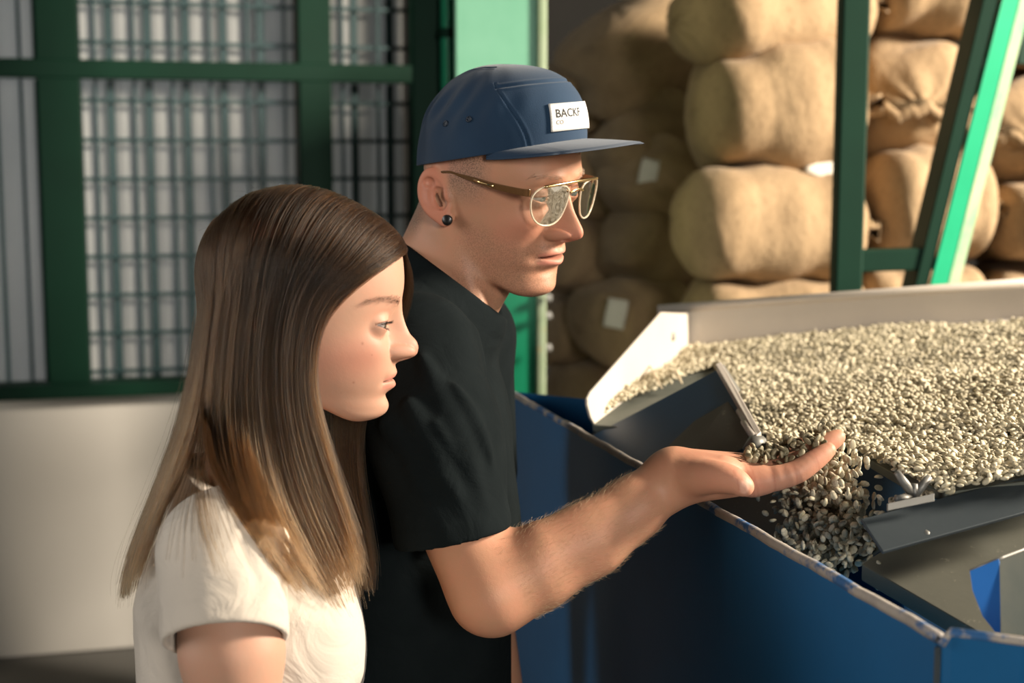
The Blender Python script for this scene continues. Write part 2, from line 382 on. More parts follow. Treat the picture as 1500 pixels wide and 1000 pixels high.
def sack_mesh(seed, L, Wd, H, n=(56, 44)):
    """filled sack lying down: length L along x, width Wd along y, height H; squared cushion with pinched ends and creases"""
    rg = np.random.default_rng(seed); nu, nv = n
    u = np.linspace(0, 2 * PI, nu, endpoint=False); v = np.linspace(-PI / 2, PI / 2, nv)
    U, V_ = np.meshgrid(u, v, indexing='ij')
    def sp(a, e): return np.sign(a) * np.abs(a) ** e
    cx = sp(np.sin(V_), 0.62); rr = np.abs(np.cos(V_)) ** 0.50
    x = cx * L / 2; y = sp(np.cos(U), 0.72) * rr * Wd / 2; z = sp(np.sin(U), 0.80) * rr * H / 2
    pinch = np.clip((np.abs(cx) - 0.80) / 0.20, 0, 1); z = z * (1 - 0.25 * pinch); 
    pts = np.stack([x, y, z], -1); nrm = pts / np.array([L * L, Wd * Wd, H * H]); nrm /= np.linalg.norm(nrm, axis=-1, keepdims=True) + 1e-9
    d = np.zeros_like(x)
    for _ in range(12):
        c = pts[rg.integers(nu), rg.integers(nv)]; dr = rg.normal(0, 1, 3); dr /= np.linalg.norm(dr); w_ = pts - c
        al = (w_ * dr).sum(-1); pr = np.linalg.norm(w_ - al[..., None] * dr, axis=-1)
        d += rg.choice([-1, -1, 1]) * rg.uniform(0.004, 0.010) * np.exp(-(pr / rg.uniform(0.018, 0.045)) ** 2) * np.exp(-(al / rg.uniform(0.10, 0.25)) ** 2)
    d += 0.016 * np.sin(x * 9 + rg.random() * 6) * np.sin(y * 8 + rg.random() * 6) + 0.008 * np.sin(x * 23 + y * 17 + rg.random() * 6)
    d += pinch * 0.003 * np.sin(U * 11 + rg.random() * 6)
    pts = pts + nrm * d[..., None]
    idx = np.arange(nu * nv).reshape(nu, nv); nx = np.roll(idx, -1, 0)
    f = np.stack([idx[:, :-1], nx[:, :-1], nx[:, 1:], idx[:, 1:]], -1).reshape(-1, 4)
    m = fast_mesh('sack_body', pts.reshape(-1, 3), f); m.materials.append(M_BURLAP); return m
def seam_mesh(seed, L, Wd, side):
    """gathered, sewn mouth of the sack: a frilled flap along one end"""
    rg = np.random.default_rng(seed + 50); n = 46; vs_ = []; fc = []
    ts = np.linspace(-1, 1, n)
    for t in ts:
        y = t * Wd * 0.40; w_ = 0.008 * math.sin(t * 8 + seed) + 0.005 * math.sin(t * 17 + 1) + 0.002 * math.sin(t * 41)
        for k_, (dx, dz) in enumerate(((-0.045, 0.0), (0.0, 0.004), (0.022, 0.010), (0.045, 0.0))):
            g = k_ / 3
            vs_.append((side * (L / 2 * (1 - 0.10 * t * t) + dx), y, w_ * g + 0.014 * g)); 
        for k_, (dx, dz) in enumerate(((0.045, 0.0), (0.022, 0.010), (0.0, 0.004), (-0.045, 0.0))):
            g = 1 - k_ / 3
            vs_.append((side * (L / 2 * (1 - 0.10 * t * t) + dx), y, w_ * g - 0.012 * g - 0.004))
    for i in range(n - 1):
        for k_ in range(8): fc.append((i * 8 + k_, i * 8 + (k_ + 1) % 8, (i + 1) * 8 + (k_ + 1) % 8, (i + 1) * 8 + k_))
    m = mesh('sewn_mouth', vs_, fc, True); m.materials.append(M_BURLAP); return m
def stitch_mesh(seed, L, Wd, side):
    bm = bmesh.new(); pts = []
    for i in range(90):
        t = -1 + 2 * i / 89; pts.append((side * (L / 2 * (1 - 0.10 * t * t) + 0.012 + 0.008 * (-1) ** i), t * Wd * 0.385, 0.008 * math.sin(t * 8 + seed) * 0.6 + 0.022 * (1 if i % 2 else 0.6)))
    bm_tube(bm, pts, 0.0022, 5); m = from_bm('stitching', bm, True); m.materials.append(M_STITCH); return m
SIZES = [(0.78, 0.52, 0.30), (0.74, 0.50, 0.27), (0.80, 0.54, 0.33)]
PROTO = [(sack_mesh(3 + i, *SIZES[i]), seam_mesh(i, SIZES[i][0], SIZES[i][1], 1), seam_mesh(i + 7, SIZES[i][0], SIZES[i][1], -1), stitch_mesh(i, SIZES[i][0], SIZES[i][1], 1)) for i in range(3)]
TAGS = []
def sack(kind, c, rz=0, ry=0, rx=0, sc=(1, 1, 1), label='', tagged=None):
    r = bpy.data.objects.new('burlap_sack', None); COL.objects.link(r); r.location = c; r.rotation_euler = (math.radians(rx), math.radians(ry), math.radians(rz)); r.scale = sc; r.empty_display_size = 0.1
    tag(r, label, 'sack', 'burlap sacks in the stacks')
    for nm, m_ in zip(('sack_body', 'sewn_mouth', 'stitching'), (PROTO[kind][0], PROTO[kind][1], PROTO[kind][3])):
        o = bpy.data.objects.new(nm, m_); COL.objects.link(o); o.parent = r
    if tagged: TAGS.append((r, tagged))
    return r
def at_px(u0, u1, v0, v1, d):
    """centre and size of the box seen at u0..u1, v0..v1, depth d"""
    c = P((u0 + u1) / 2, (v0 + v1) / 2, d); return c, (u1 - u0) / FPX * d, (v1 - v0) / FPX * d
def sack_px(kind, box_, d, yaw=0, roll=0, depth=1.0, label='', tagged=None, end=False):
    c, w_, h_ = at_px(*box_, d); L_, W_, H_ = SIZES[kind]
    if end: return sack(kind, tuple(c + np.array([0, 0.22, 0])), -90 + yaw, 9, roll, (0.95, w_ / W_, h_ / H_), label, tagged)
    return sack(kind, tuple(c), yaw, roll, 0, (w_ / L_ * 1.0, depth, h_ / H_ * 1.0), label, tagged)
Q = 3.9
# sunlit stack left of the post, from the top down
sack_px(0, (985, 1262, -52, 100), Q, 8, -4, 1, 'topmost burlap sack of the sunlit stack left of the green post')
sack_px(2, (1012, 1258, 66, 258), Q - 0.02, 4, -3, 1, 'burlap sack second from top in the sunlit stack, shaded at its rounded end')
sack_px(0, (985, 1262, 240, 415), Q - 0.05, -3, 2, 1, 'fat burlap sack of the sunlit stack with white tag on top', ((1203, 250), (0.075, 0.055), 25))
sack_px(1, (1000, 1262, 398, 540), Q - 0.03, 3, 0, 1, 'burlap sack at the foot of the sunlit stack, mostly behind the silver rail')
sack_px(1, (995, 1262, 530, 680), Q, -2, 0, 1, 'lowest burlap sack under the sunlit stack, hidden by the machine')
# bay between post and brace
sack_px(1, (1262, 1432, -70, 62), Q + 0.05, 3, 3, 1, 'burlap sack at the top between the green post and the brace')
sack_px(2, (1250, 1440, 36, 226), Q - 0.02, -4, 2, 1, 'bulging burlap sack with a frilled mouth between post and brace', end=True)
sack_px(0, (1250, 1432, 214, 384), Q, 2, 0, 1, 'smooth burlap sack under the frilled one between post and brace')
sack_px(1, (1240, 1425, 380, 530), Q, 0, 0, 1, 'burlap sack just above the silver rail between post and brace')
sack_px(1, (1240, 1425, 522, 672), Q, 0, 0, 1, 'burlap sack below the one above the silver rail, behind the machine')
# right of the brace
sack_px(0, (1436, 1640, 100, 262), Q - 0.06, -8, -10, 1, 'burlap sack with a folded mouth right of the slanted brace', end=True)
sack_px(2, (1424, 1640, 252, 392), Q, 4, 0, 1, 'rounded burlap sack low on the far right behind the brace')
sack_px(1, (1420, 1640, 384, 520), Q, 0, 0, 1, 'burlap sack peeping over the silver rail right of the brace')
sack_px(1, (1420, 1640, 515, 660), Q, 0, 0, 1, 'burlap sack at the bottom right, behind the hopper')
sack_px(0, (1450, 1660, -40, 110), Q + 0.05, 0, 0, 1, 'topmost burlap sack right of the slanted brace')
# shaded stacks on the left
D2 = 4.65
sack_px(2, (856, 1020, -20, 190), D2 - 0.05, 24, 58, 0.9, 'tall shaded burlap sack standing on end at the top of the dark stack')
sack_px(1, (796, 900, 56, 215), D2 + 0.15, 30, 65, 0.9, 'shaded burlap sack leaning at the back beside the green column')
sack_px(0, (872, 1046, 140, 310), D2 - 0.1, 20, -48, 0.9, 'shaded burlap sack slumped under the tall one')
sack_px(1, (896, 1022, 208, 330), D2 - 0.22, 18, -52, 0.9, 'shaded burlap sack with a white tag at its upper corner', ((952, 254), (0.055, 0.085), 12))
sack_px(2, (886, 1030, 300, 434), D2 - 0.2, 14, 30, 0.9, 'shaded burlap sack beside the sunlit stack at mid height')
sack_px(0, (842, 1006, 405, 525), D2 - 0.3, 16, -10, 0.9, 'shaded burlap sack with a white tag, low beside the silver rail', ((904, 460), (0.060, 0.085), 10))
sack_px(1, (800, 930, 200, 330), D2 + 0.12, 20, 40, 0.9, 'shaded burlap sack right behind the man\'s glasses')
sack_px(1, (800, 920, 322, 440), D2 + 0.06, 12, 20, 0.9, 'shaded burlap sack level with the man\'s chin')
sack_px(2, (786, 900, 432, 545), D2 + 0.02, 10, 12, 0.9, 'shaded burlap sack touching the foot of the green column')
sack_px(0, (806, 985, 512, 640), D2 - 0.15, 12, -8, 0.9, 'shaded burlap sack behind the blue hopper corner')
sack_px(1, (770, 940, 585, 700), D2, 5, 0, 0.9, 'lowest shaded burlap sack behind the blue hopper')
sack_px(1, (930, 1030, 515, 660), D2 - 0.1, 0, 0, 0.9, 'low shaded burlap sack behind the silver end plate')

def hang_tags():
    """paper tags lie against the cloth where it is seen"""
    bpy.context.view_layer.update(); dg = bpy.context.evaluated_depsgraph_get()
    for r, (px, sz, rot) in TAGS:
        best = None
        body = r.children[0]; M_ = Matrix.LocRotScale(r.location, r.rotation_euler, r.scale); Mi = M_.inverted()
        o_ = Mi @ Vector(CAM); d_ = (Mi.to_3x3() @ Vector(ray(*px))).normalized()
        h = BVHTree.FromPolygons([tuple(c) for c in [v.co for v in body.data.vertices]], [tuple(p.vertices) for p in body.data.polygons]).ray_cast(o_, d_)
        if h[0] is None: print('tag missed', px); continue
        pt = M_ @ h[0]; n = (M_.to_3x3().inverted().transposed() @ h[1]).normalized(); n = (n * 0.6 + (Vector(CAM) - pt).normalized() * 0.4).normalized()
        q = Vector((0, -1, 0)).rotation_difference(n).to_matrix().to_4x4() @ Matrix.Rotation(math.radians(rot), 4, 'Y')
        nx_, nz_ = 7, 7; vs_ = []; fc = []
        for i in range(nx_):
            for j in range(nz_): x = (i / 6 - .5) * sz[0]; z = (j / 6 - .5) * sz[1]; vs_.append(Mi @ (Matrix.Translation(pt + n * 0.012) @ q @ Vector((x, 0.006 * math.sin(x * 40) * math.cos(z * 30) - 0.6 * x * x, z))))
        for i in range(nx_ - 1):
            for j in range(nz_ - 1): fc.append((i * 7 + j, i * 7 + 7 + j, i * 7 + 8 + j, i * 7 + 1 + j))
        m_ = mesh('paper_tag', vs_, fc, True); m_.materials.append(M_TAG); t = bpy.data.objects.new('paper_tag', m_); COL.objects.link(t); t.parent = r; t['label'] = 'small white paper tag'
        md = t.modifiers.new('thickness', 'SOLIDIFY'); md.thickness = 0.0015
hang_tags()
# ------------------------------------------------------------------ the blue hopper
M_BLUE = paint('blue_enamel', (0.0035, 0.080, 0.205), (0.003, 0.064, 0.165), 4, 0.55, wear=0.71, wear_col=(0.07, 0.065, 0.055), wear_scale=16, spec=0.2)
M_BLUE_IN = paint('dull_blue_steel', (0.012, 0.065, 0.140), (0.014, 0.050, 0.100), 5, 0.5, bumpy=0.1, spec=0.3)
M_LIP = paint('worn_lip', (0.33, 0.29, 0.245), (0.22, 0.195, 0.175), 30, 0.8, wear=0.51, wear_col=(0.012, 0.075, 0.20), wear_scale=16, bumpy=0.6)
M_OLIVE = paint('dusty_olive_steel', (0.115, 0.110, 0.080), (0.085, 0.085, 0.065), 6, 0.75, wear=0.62, wear_col=(0.19, 0.175, 0.13), wear_scale=60)
M_ALU = paint('dusty_aluminium', (0.56, 0.50, 0.43), (0.48, 0.42, 0.36), 3, 0.5, 0.1, wear=0.70, wear_col=(0.50, 0.42, 0.34), wear_scale=12, bumpy=0.15)
M_STEEL = paint('grey_steel', (0.20, 0.19, 0.17), (0.15, 0.145, 0.13), 10, 0.5, 0.4)
M_BLACKST = paint('dark_steel', (0.035, 0.045, 0.052), (0.05, 0.06, 0.065), 6, 0.42, 0.3)
M_DUST = paint('dust', (0.42, 0.37, 0.28), (0.33, 0.29, 0.21), 40, 0.95, bumpy=0.8)
ZE = 1.229
HA, HB = PZ(745, 573, ZE), PZ(1372, 931, ZE)
hop = thing('hopper', 'blue steel hopper with worn pale rim under the vibrating table', 'hopper', (float(HB[0]), float(HB[1]), 0))
hd = (HB - HA) / np.linalg.norm(HB - HA); hin = np.array([hd[1], -hd[0], 0]) * -1.0
if hin[0] < 0: hin = -hin                                             # towards the inside of the hopper
dn = np.array([0, 0, -1.0])
link('long_wall', plate('long_wall', [HA, HB, HB + dn * 0.62, HA + dn * 0.62], 0.005, 0.001, direction=hin), M_BLUE, hop)
bm = bmesh.new(); n_ = 60; rows = []
for i in range(n_ + 1):                                               # rolled rim, dented a little
    c = HA + (HB - HA) * i / n_; wv = 0.0005 * math.sin(i * 0.9) + 0.0004 * math.sin(i * 2.3)
    rows.append([bm.verts.new(c + hin * a + np.array([0, 0, b + wv])) for a, b in ((-0.001, -0.005), (-0.0018, 0.000), (-0.001, 0.0022), (0.0022, 0.0033), (0.0058, 0.0022), (0.0070, -0.001), (0.0065, -0.005))])
for a, b in zip(rows, rows[1:]):
    for k in range(7): bm.faces.new((a[k], a[(k + 1) % 7], b[(k + 1) % 7], b[k]))
bm.faces.new(rows[0]); bm.faces.new(rows[-1][::-1])
link('rim', from_bm('rim', bm, True), M_LIP, hop, label='worn rim, paint rubbed to pale metal')
C0, C1, C2, C3 = HB + hd * 0.006, PZ(1393, 927, ZE + 0.004), PZ(1500, 941, ZE + 0.001), PZ(1720, 968, ZE)
link('front_wall', plate('front_wall', [C0, C1, C2, C3, C3 + dn * 0.6, C2 + dn * 0.6, C1 + dn * 0.6, C0 + dn * 0.6], 0.006, 0.002, direction=hin * 0.6 - hd), M_BLUE, hop)
bm = bmesh.new(); bm_tube(bm, [C0 + dn * 0.005, C1 + [0, 0, 0.001], C2 + [0, 0, 0.001], C3], 0.0035, 8); link('front_rim', from_bm('front_rim', bm, True), M_LIP, hop)
bm = bmesh.new(); bm_tube(bm, [HB + dn * 0.008 + hd * 0.003, HB + dn * 0.6 + hd * 0.003], 0.003, 6); link('corner_weld', from_bm('corner_weld', bm, True), M_BLACKST, hop)
E1 = PZ(872, 586, ZE - 0.002); E2 = E1 + (E1 - HA) * 1.6
link('far_wall', plate('far_wall', [HA, E1, E2, E2 + dn * 0.6, HA + dn * 0.6], 0.005, 0.001, direction=-hd), M_BLUE, hop, label='far end wall, blue inner face')
FL = [HA, HB, HB + hin * 0.62 + hd * 0.0, HA + hin * 0.80]
link('bottom', plate('bottom', [np.array([p[0], p[1], 0.70]) for p in FL], 0.01, 0), M_BLUE_IN, hop)
for p in (HA + hin * 0.05 - hd * -0.08, HB + hin * 0.05 - hd * 0.08, HA + hin * 0.7 + hd * 0.1, HB + hin * 0.55 - hd * 0.08):
    link('leg', box('leg', (p[0], p[1], 0.35), (0.06, 0.06, 0.70), None, 0.004), M_BLUE, hop)
# chute floors inside
cp0, cp1, cp2 = P(900, 648, 1.98), P(1112, 655, 1.69), P(1100, 780, 1.60); cn = np.cross(cp1 - cp0, cp2 - cp0)
cpx = lambda u, v: on_plane(u, v, cp0, cn)
link('chute_floor', plate('chute_floor', [cpx(*q) for q in ((868, 636), (1055, 612), (1112, 640), (1215, 690), (1300, 800), (1230, 850), (1040, 760), (940, 700))], 0.004, 0.0008), M_OLIVE, hop, label='dusty sloping chute floor')
tp0, tp1, tp2 = P(1290, 815, 1.37), P(1500, 752, 1.40), P(1440, 930, 1.235); tn = np.cross(tp1 - tp0, tp2 - tp0)
tpx = lambda u, v: on_plane(u, v, tp0, tn)
link('tray', plate('tray', [tpx(*q) for q in ((1262, 826), (1292, 806), (1540, 738), (1560, 945), (1438, 928))], 0.016, 0.001, direction=(0, 0, -1)), M_OLIVE, hop, label='dusty olive tray')
# scoop-shaped spout
sp_ = [P(1421, 836, 1.205), P(1464, 818, 1.195), P(1468, 860, 1.190), P(1466, 926, 1.185), P(1458, 925, 1.188), P(1440, 902, 1.197), P(1425, 864, 1.203)]
_n = np.cross(sp_[1] - sp_[0], sp_[4] - sp_[0]); sp_ = [on_plane(u_, v_, sp_[0], _n) for u_, v_ in ((1421, 836), (1464, 818), (1468, 860), (1466, 926), (1458, 925), (1440, 902), (1425, 864))]
spout = link('spout', plate('spout', sp_, 0.002, 0.0004), paint('lit_blue_enamel', (0.030, 0.16, 0.46), (0.026, 0.14, 0.41), 8, 0.30, bumpy=0.05), hop, label='lit blue spout lip')  # lit side of the blue sheet, brightness put into its colour
top_, bot_ = [], []
for i in range(15):
    t = i / 14; u = 1464 + 90 * t; d_ = 1.195 + 0.055 * math.sin(t * PI * 0.5) 
    top_.append(P(u, 818 - 34 * t, d_)); bot_.append(P(u + 2, 926 + 10 * t, d_ - 0.03))
vs_ = [q for pr in zip(top_, bot_) for q in pr]; mm_ = mesh('spout_back', vs_, [(2 * i, 2 * i + 2, 2 * i + 3, 2 * i + 1) for i in range(14)], True)
link('spout_back', mm_, paint('shaded_steel', (0.030, 0.036, 0.034), (0.05, 0.052, 0.045), 9, 0.8, spec=0.05), spout)  # shaded side of the curved sheet, shade painted as a dark tone
bm = bmesh.new(); bm_tube(bm, [sp_[0]] + top_, 0.0016, 6); link('spout_rim', from_bm('spout_rim', bm, True), M_STEEL, spout)

# ------------------------------------------------------------------ the vibrating table
dk0, dk1, dk2 = P(900, 610, 2.05), P(1500, 470, 2.48), P(1450, 700, 1.42); dkn = np.cross(dk1 - dk0, dk2 - dk0); dkn /= np.linalg.norm(dkn); dkn *= np.sign(dkn[2])
dpx = lambda u, v: on_plane(u, v, dk0, dkn)
tb0 = dpx(1300, 600)
tab = thing('vibrating_table', 'vibrating separator table with pale metal rails, heaped with green coffee beans', 'machine', (float(tb0[0]), float(tb0[1]), 0))
link('deck', plate('deck', [dpx(*q) - dkn * 0.004 for q in ((868, 628), (1004, 518), (1640, 460), (1640, 694), (1500, 714), (1385, 730), (1330, 714), (1290, 690), (1240, 660), (1222, 667), (1180, 692), (1150, 692), (1112, 650))], 0.010, 0.001), paint('deck_mesh', (0.10, 0.105, 0.085), (0.07, 0.078, 0.062), 30, 0.8), tab, label='dark sieve deck')
r0, r1 = dpx(1002, 518), dpx(1640, 459); rn = np.cross(r1 - r0, [0, 0, 1.0]); rn /= np.linalg.norm(rn)
rp = lambda u, v: on_plane(u, v, r0, rn)
rl = plate('back_rail', [rp(1002, 519), rp(1640, 460), rp(1640, 408), rp(1300, 433), rp(966, 457), rp(966, 480)], 0.004, 0.0012, direction=(0, 1, 0))
rail = link('back_rail', rl, M_ALU, tab, label='dusty aluminium back rail')
bm = bmesh.new(); bm_tube(bm, [rp(964, 456) + [0, 0.004, 0.003], rp(1300, 432) + [0, 0.004, 0.003], rp(1640, 407) + [0, 0.004, 0.003]], 0.009, 10); link('rail_bead', from_bm('rail_bead', bm, True), M_ALU, rail)
link('rail_foot', plate('rail_foot', [rp(1002, 512), rp(1640, 453), rp(1640, 460) + [0, -0.03, 0.004], rp(1002, 519) + [0, -0.03, 0.004]], 0.003, 0.0008), paint('bright_aluminium', (0.82, 0.76, 0.70), (0.74, 0.68, 0.62), 5, 0.3, 0.3), rail)
e0, e1 = dpx(1006, 518), dpx(872, 623); en = np.cross(e1 - e0, [0, 0, 1.0]); en /= np.linalg.norm(en)
epx = lambda u, v: on_plane(u, v, e0, en)
endp = link('end_plate', plate('end_plate', [epx(*q) for q in ((966, 457), (1004, 459), (1006, 518), (940, 566), (876, 622), (868, 622), (862, 612), (857, 594), (857, 584), (862, 574))], 0.004, 0.0012), M_ALU, tab, label='rounded aluminium end plate')
c = epx(982, 493); bm = bmesh.new(); ev = en * np.sign(np.dot(en, CAM - c)); bm_tube(bm, [c, c + ev * 0.006, c + ev * 0.008], [0.008, 0.008, 0.004], 6); link('bolt', from_bm('bolt', bm), M_STEEL, endp)
def gate(name, tl, tr, br, bl, th, mat, **kw):
    a, b, c = P(*tl), P(*tr), P(*br); n = np.cross(b - a, c - a)
    return link(name, plate(name, [a, b, c, on_plane(bl[0], bl[1], a, n)], th, 0.001), mat, tab, **kw)
g1 = gate('discharge_gate', (870, 640, 1.97), (1052, 545, 1.85), (1112, 650, 1.665), (985, 706, 1.72), 0.004, M_BLUE_IN, label='blue gate plate beside the end plate')
link('gate_band', plate('gate_band', [P(945, 662, 1.855), P(1068, 590, 1.765), P(1110, 650, 1.662), P(985, 706, 1.712)], 0.003, 0.0006), M_OLIVE, g1, label='dust grey lower band')
link('gate_rail', plate('gate_rail', [P(1050, 545, 1.845), P(1058, 541, 1.85), P(1117, 645, 1.66), P(1110, 651, 1.655)], 0.012, 0.001), M_ALU, g1, label='pale metal edge rail')
link('gate_cap', plate('gate_cap', [P(1050, 545, 1.85), P(1058, 535, 1.90), P(1083, 573, 1.85), P(1075, 580, 1.80)], 0.003, 0.0008), M_STEEL, g1)
for a, b in (((1083, 602), (1108, 640)), ((1090, 618), (1104, 640))):
    bm = bmesh.new(); bm_tube(bm, [P(*a, 1.735 if a[0] < 1087 else 1.70), P(*b, 1.655)], 0.0045, 8); link('slide_rod', from_bm('slide_rod', bm, True), M_ALU, g1)
bm = bmesh.new(); bm_tube(bm, [P(1094, 662, 1.64), P(1106, 650, 1.645), P(1118, 648, 1.65)], [0.007, 0.011, 0.008], 8); link('clamp', from_bm('clamp', bm, True), M_STEEL, g1)
g2 = gate('discharge_gate', (1260, 764, 1.335), (1560, 686, 1.390), (1560, 738, 1.350), (1292, 812, 1.315), 0.004, M_BLACKST, label='dark steel gate plate with wing bolt')
br = [P(1300, 748, 1.355), P(1366, 735, 1.360), P(1368, 716, 1.400), P(1305, 731, 1.395)]
link('bracket', plate('bracket', br, 0.004, 0.001), M_STEEL, g2, label='small bracket on the gate')
link('bracket_face', plate('bracket_face', [P(1300, 748, 1.325), P(1369, 734, 1.332), P(1369, 722, 1.334), P(1300, 737, 1.327)], 0.003, 0.0006), M_STEEL, g2)
bmd = bmesh.new(); 
for i in range(160):
    s, t = RNG.random(), RNG.random(); q = np.array(br[0]) * (1 - s) * (1 - t) + np.array(br[1]) * s * (1 - t) + np.array(br[2]) * s * t + np.array(br[3]) * (1 - s) * t
    bmesh.ops.create_icosphere(bmd, subdivisions=1, radius=RNG.uniform(0.001, 0.0026), matrix=Matrix.Translation(q + [0, 0, 0.002]))
link('dust', from_bm('dust', bmd, True), M_DUST, g2, kind='stuff')
wb = P(1338, 735, 1.365)
for a, b, r_ in (((0, 0, 0), (0, 0, 0.018), 0.0045), ((0, 0, 0.006), (-0.018, -0.004, 0.030), 0.0042), ((0, 0, 0.006), (0.016, 0.004, 0.024), 0.0042), ((-0.004, -0.004, 0.004), (-0.020, -0.012, 0.006), 0.0042)):
    bm = bmesh.new(); bm_tube(bm, [wb + a, wb + (np.array(a) + b) / 2, wb + b], [r_, r_ * 1.1, r_ * 0.8], 8); link('wing_bolt', from_bm('wing_bolt', bm, True), M_STEEL, g2)
c = P(1353, 776, 1.328); bm = bmesh.new(); bm_tube(bm, [c + [0, 0.004, 0], c + [0, -0.010, -0.002], c + [0.0, -0.013, -0.003]], [0.0045, 0.0042, 0.003], 8); link('bolt', from_bm('bolt', bm, True), M_STEEL, g2)
bm = bmesh.new(); bm_tube(bm, [P(1372, 716, 1.380), P(1450, 699, 1.402), P(1560, 675, 1.420)], 0.0022, 6); link('tie_rod', from_bm('tie_rod', bm, True), M_STEEL, g2)
bx = [dpx(1030, 560) , dpx(1640, 480), dpx(1640, 660), dpx(1330, 690)]
link('undercarriage', plate('undercarriage', [np.array([p[0], p[1], min(q[2] for q in bx) - 0.06]) for p in bx], 1.05, 0.004, direction=(0, 0, -1)), M_BLUE_IN, tab)
# ------------------------------------------------------------------ heads (local frame: x to the person's left, y forward, z up, origin between the ears at eye height)
def ear_field(p, c, S, k=1.0):
    """an ear in the plane of the head's side; c = centre, S = -1 right, +1 left; p local"""
    a = -0.42                                              # tilts backward
    x, y, z = (p[0] - c[0]) * S, p[1] - c[1], p[2] - c[2]
    x, y, z = x / k, y / k, z / k
    fl = 0.42                                             # flares away from the head toward the back
    u = -(y * math.cos(a) - z * math.sin(a)); wv = z * math.cos(a) + y * math.sin(a)   # u backward, wv up
    x = x - (u + 0.012) * fl
    # outline: egg, broad at the top
    W = np.where(wv > 0, 0.0175, 0.0175 - 0.006 * np.clip(-wv / 0.032, 0, 1) ** 1.5)
    H = np.where(wv > 0.0, 0.0300, 0.0350)
    r = np.sqrt((u / W) ** 2 + (wv / H) ** 2) + 1e-6
    dr = (r - 1) * 0.0165
    slab = np.sqrt(np.maximum(dr, 0) ** 2 + np.maximum(np.abs(x - 0.001) - 0.0018, 0) ** 2) + np.minimum(np.maximum(dr, np.abs(x - 0.001) - 0.0018), 0) - 0.0008
    ang = np.arctan2(wv, u)
    rim = np.sqrt((dr + 0.0028) ** 2 + (x - 0.0035) ** 2) - 0.0030 * np.clip(1.15 - 0.5 * gauss(ang + 2.6, 0.7), 0.4, 1.2)
    rim = np.where((wv < -0.020), rim + 0.10 * np.clip(-wv - 0.020, 0, 1), rim)
    r2 = np.sqrt(((u - 0.0035) / 0.0115) ** 2 + ((wv + 0.001) / 0.0195) ** 2) + 1e-6
    anti = np.sqrt(((r2 - 1) * 0.010) ** 2 + (x - 0.0030) ** 2) - 0.0028
    anti = np.where(u < -0.003, anti + 0.3 * np.clip(-u - 0.003, 0, 1), anti)
    lobe = np.sqrt((u + 0.004) ** 2 * 0.9 + (wv + 0.0290) ** 2 * 0.9 + (x * 1.5) ** 2) - 0.0078
    tragus = s_ell((u, wv, x), (-0.0135, -0.004, 0.003), (0.0045, 0.0075, 0.0045))
    d = smin(slab, rim, 0.003); d = smin(d, anti, 0.003); d = smin(d, lobe, 0.004)
    concha = s_ell((u, wv, x), (-0.004, -0.005, 0.0045), (0.0085, 0.0135, 0.0088))
    d = smax(d, -concha, 0.002)
    scapha = s_ell((u, wv, x), (0.0025, 0.0155, 0.0060), (0.0060, 0.0070, 0.0050))
    d = smax(d, -scapha, 0.002)
    d = smin(d, tragus, 0.003)
    base = s_ell((u, wv, x), (-0.010, -0.001, -0.006), (0.011, 0.024, 0.007))
    d = smin(d, smax(base, -concha, 0.002), 0.004)
    return d * k

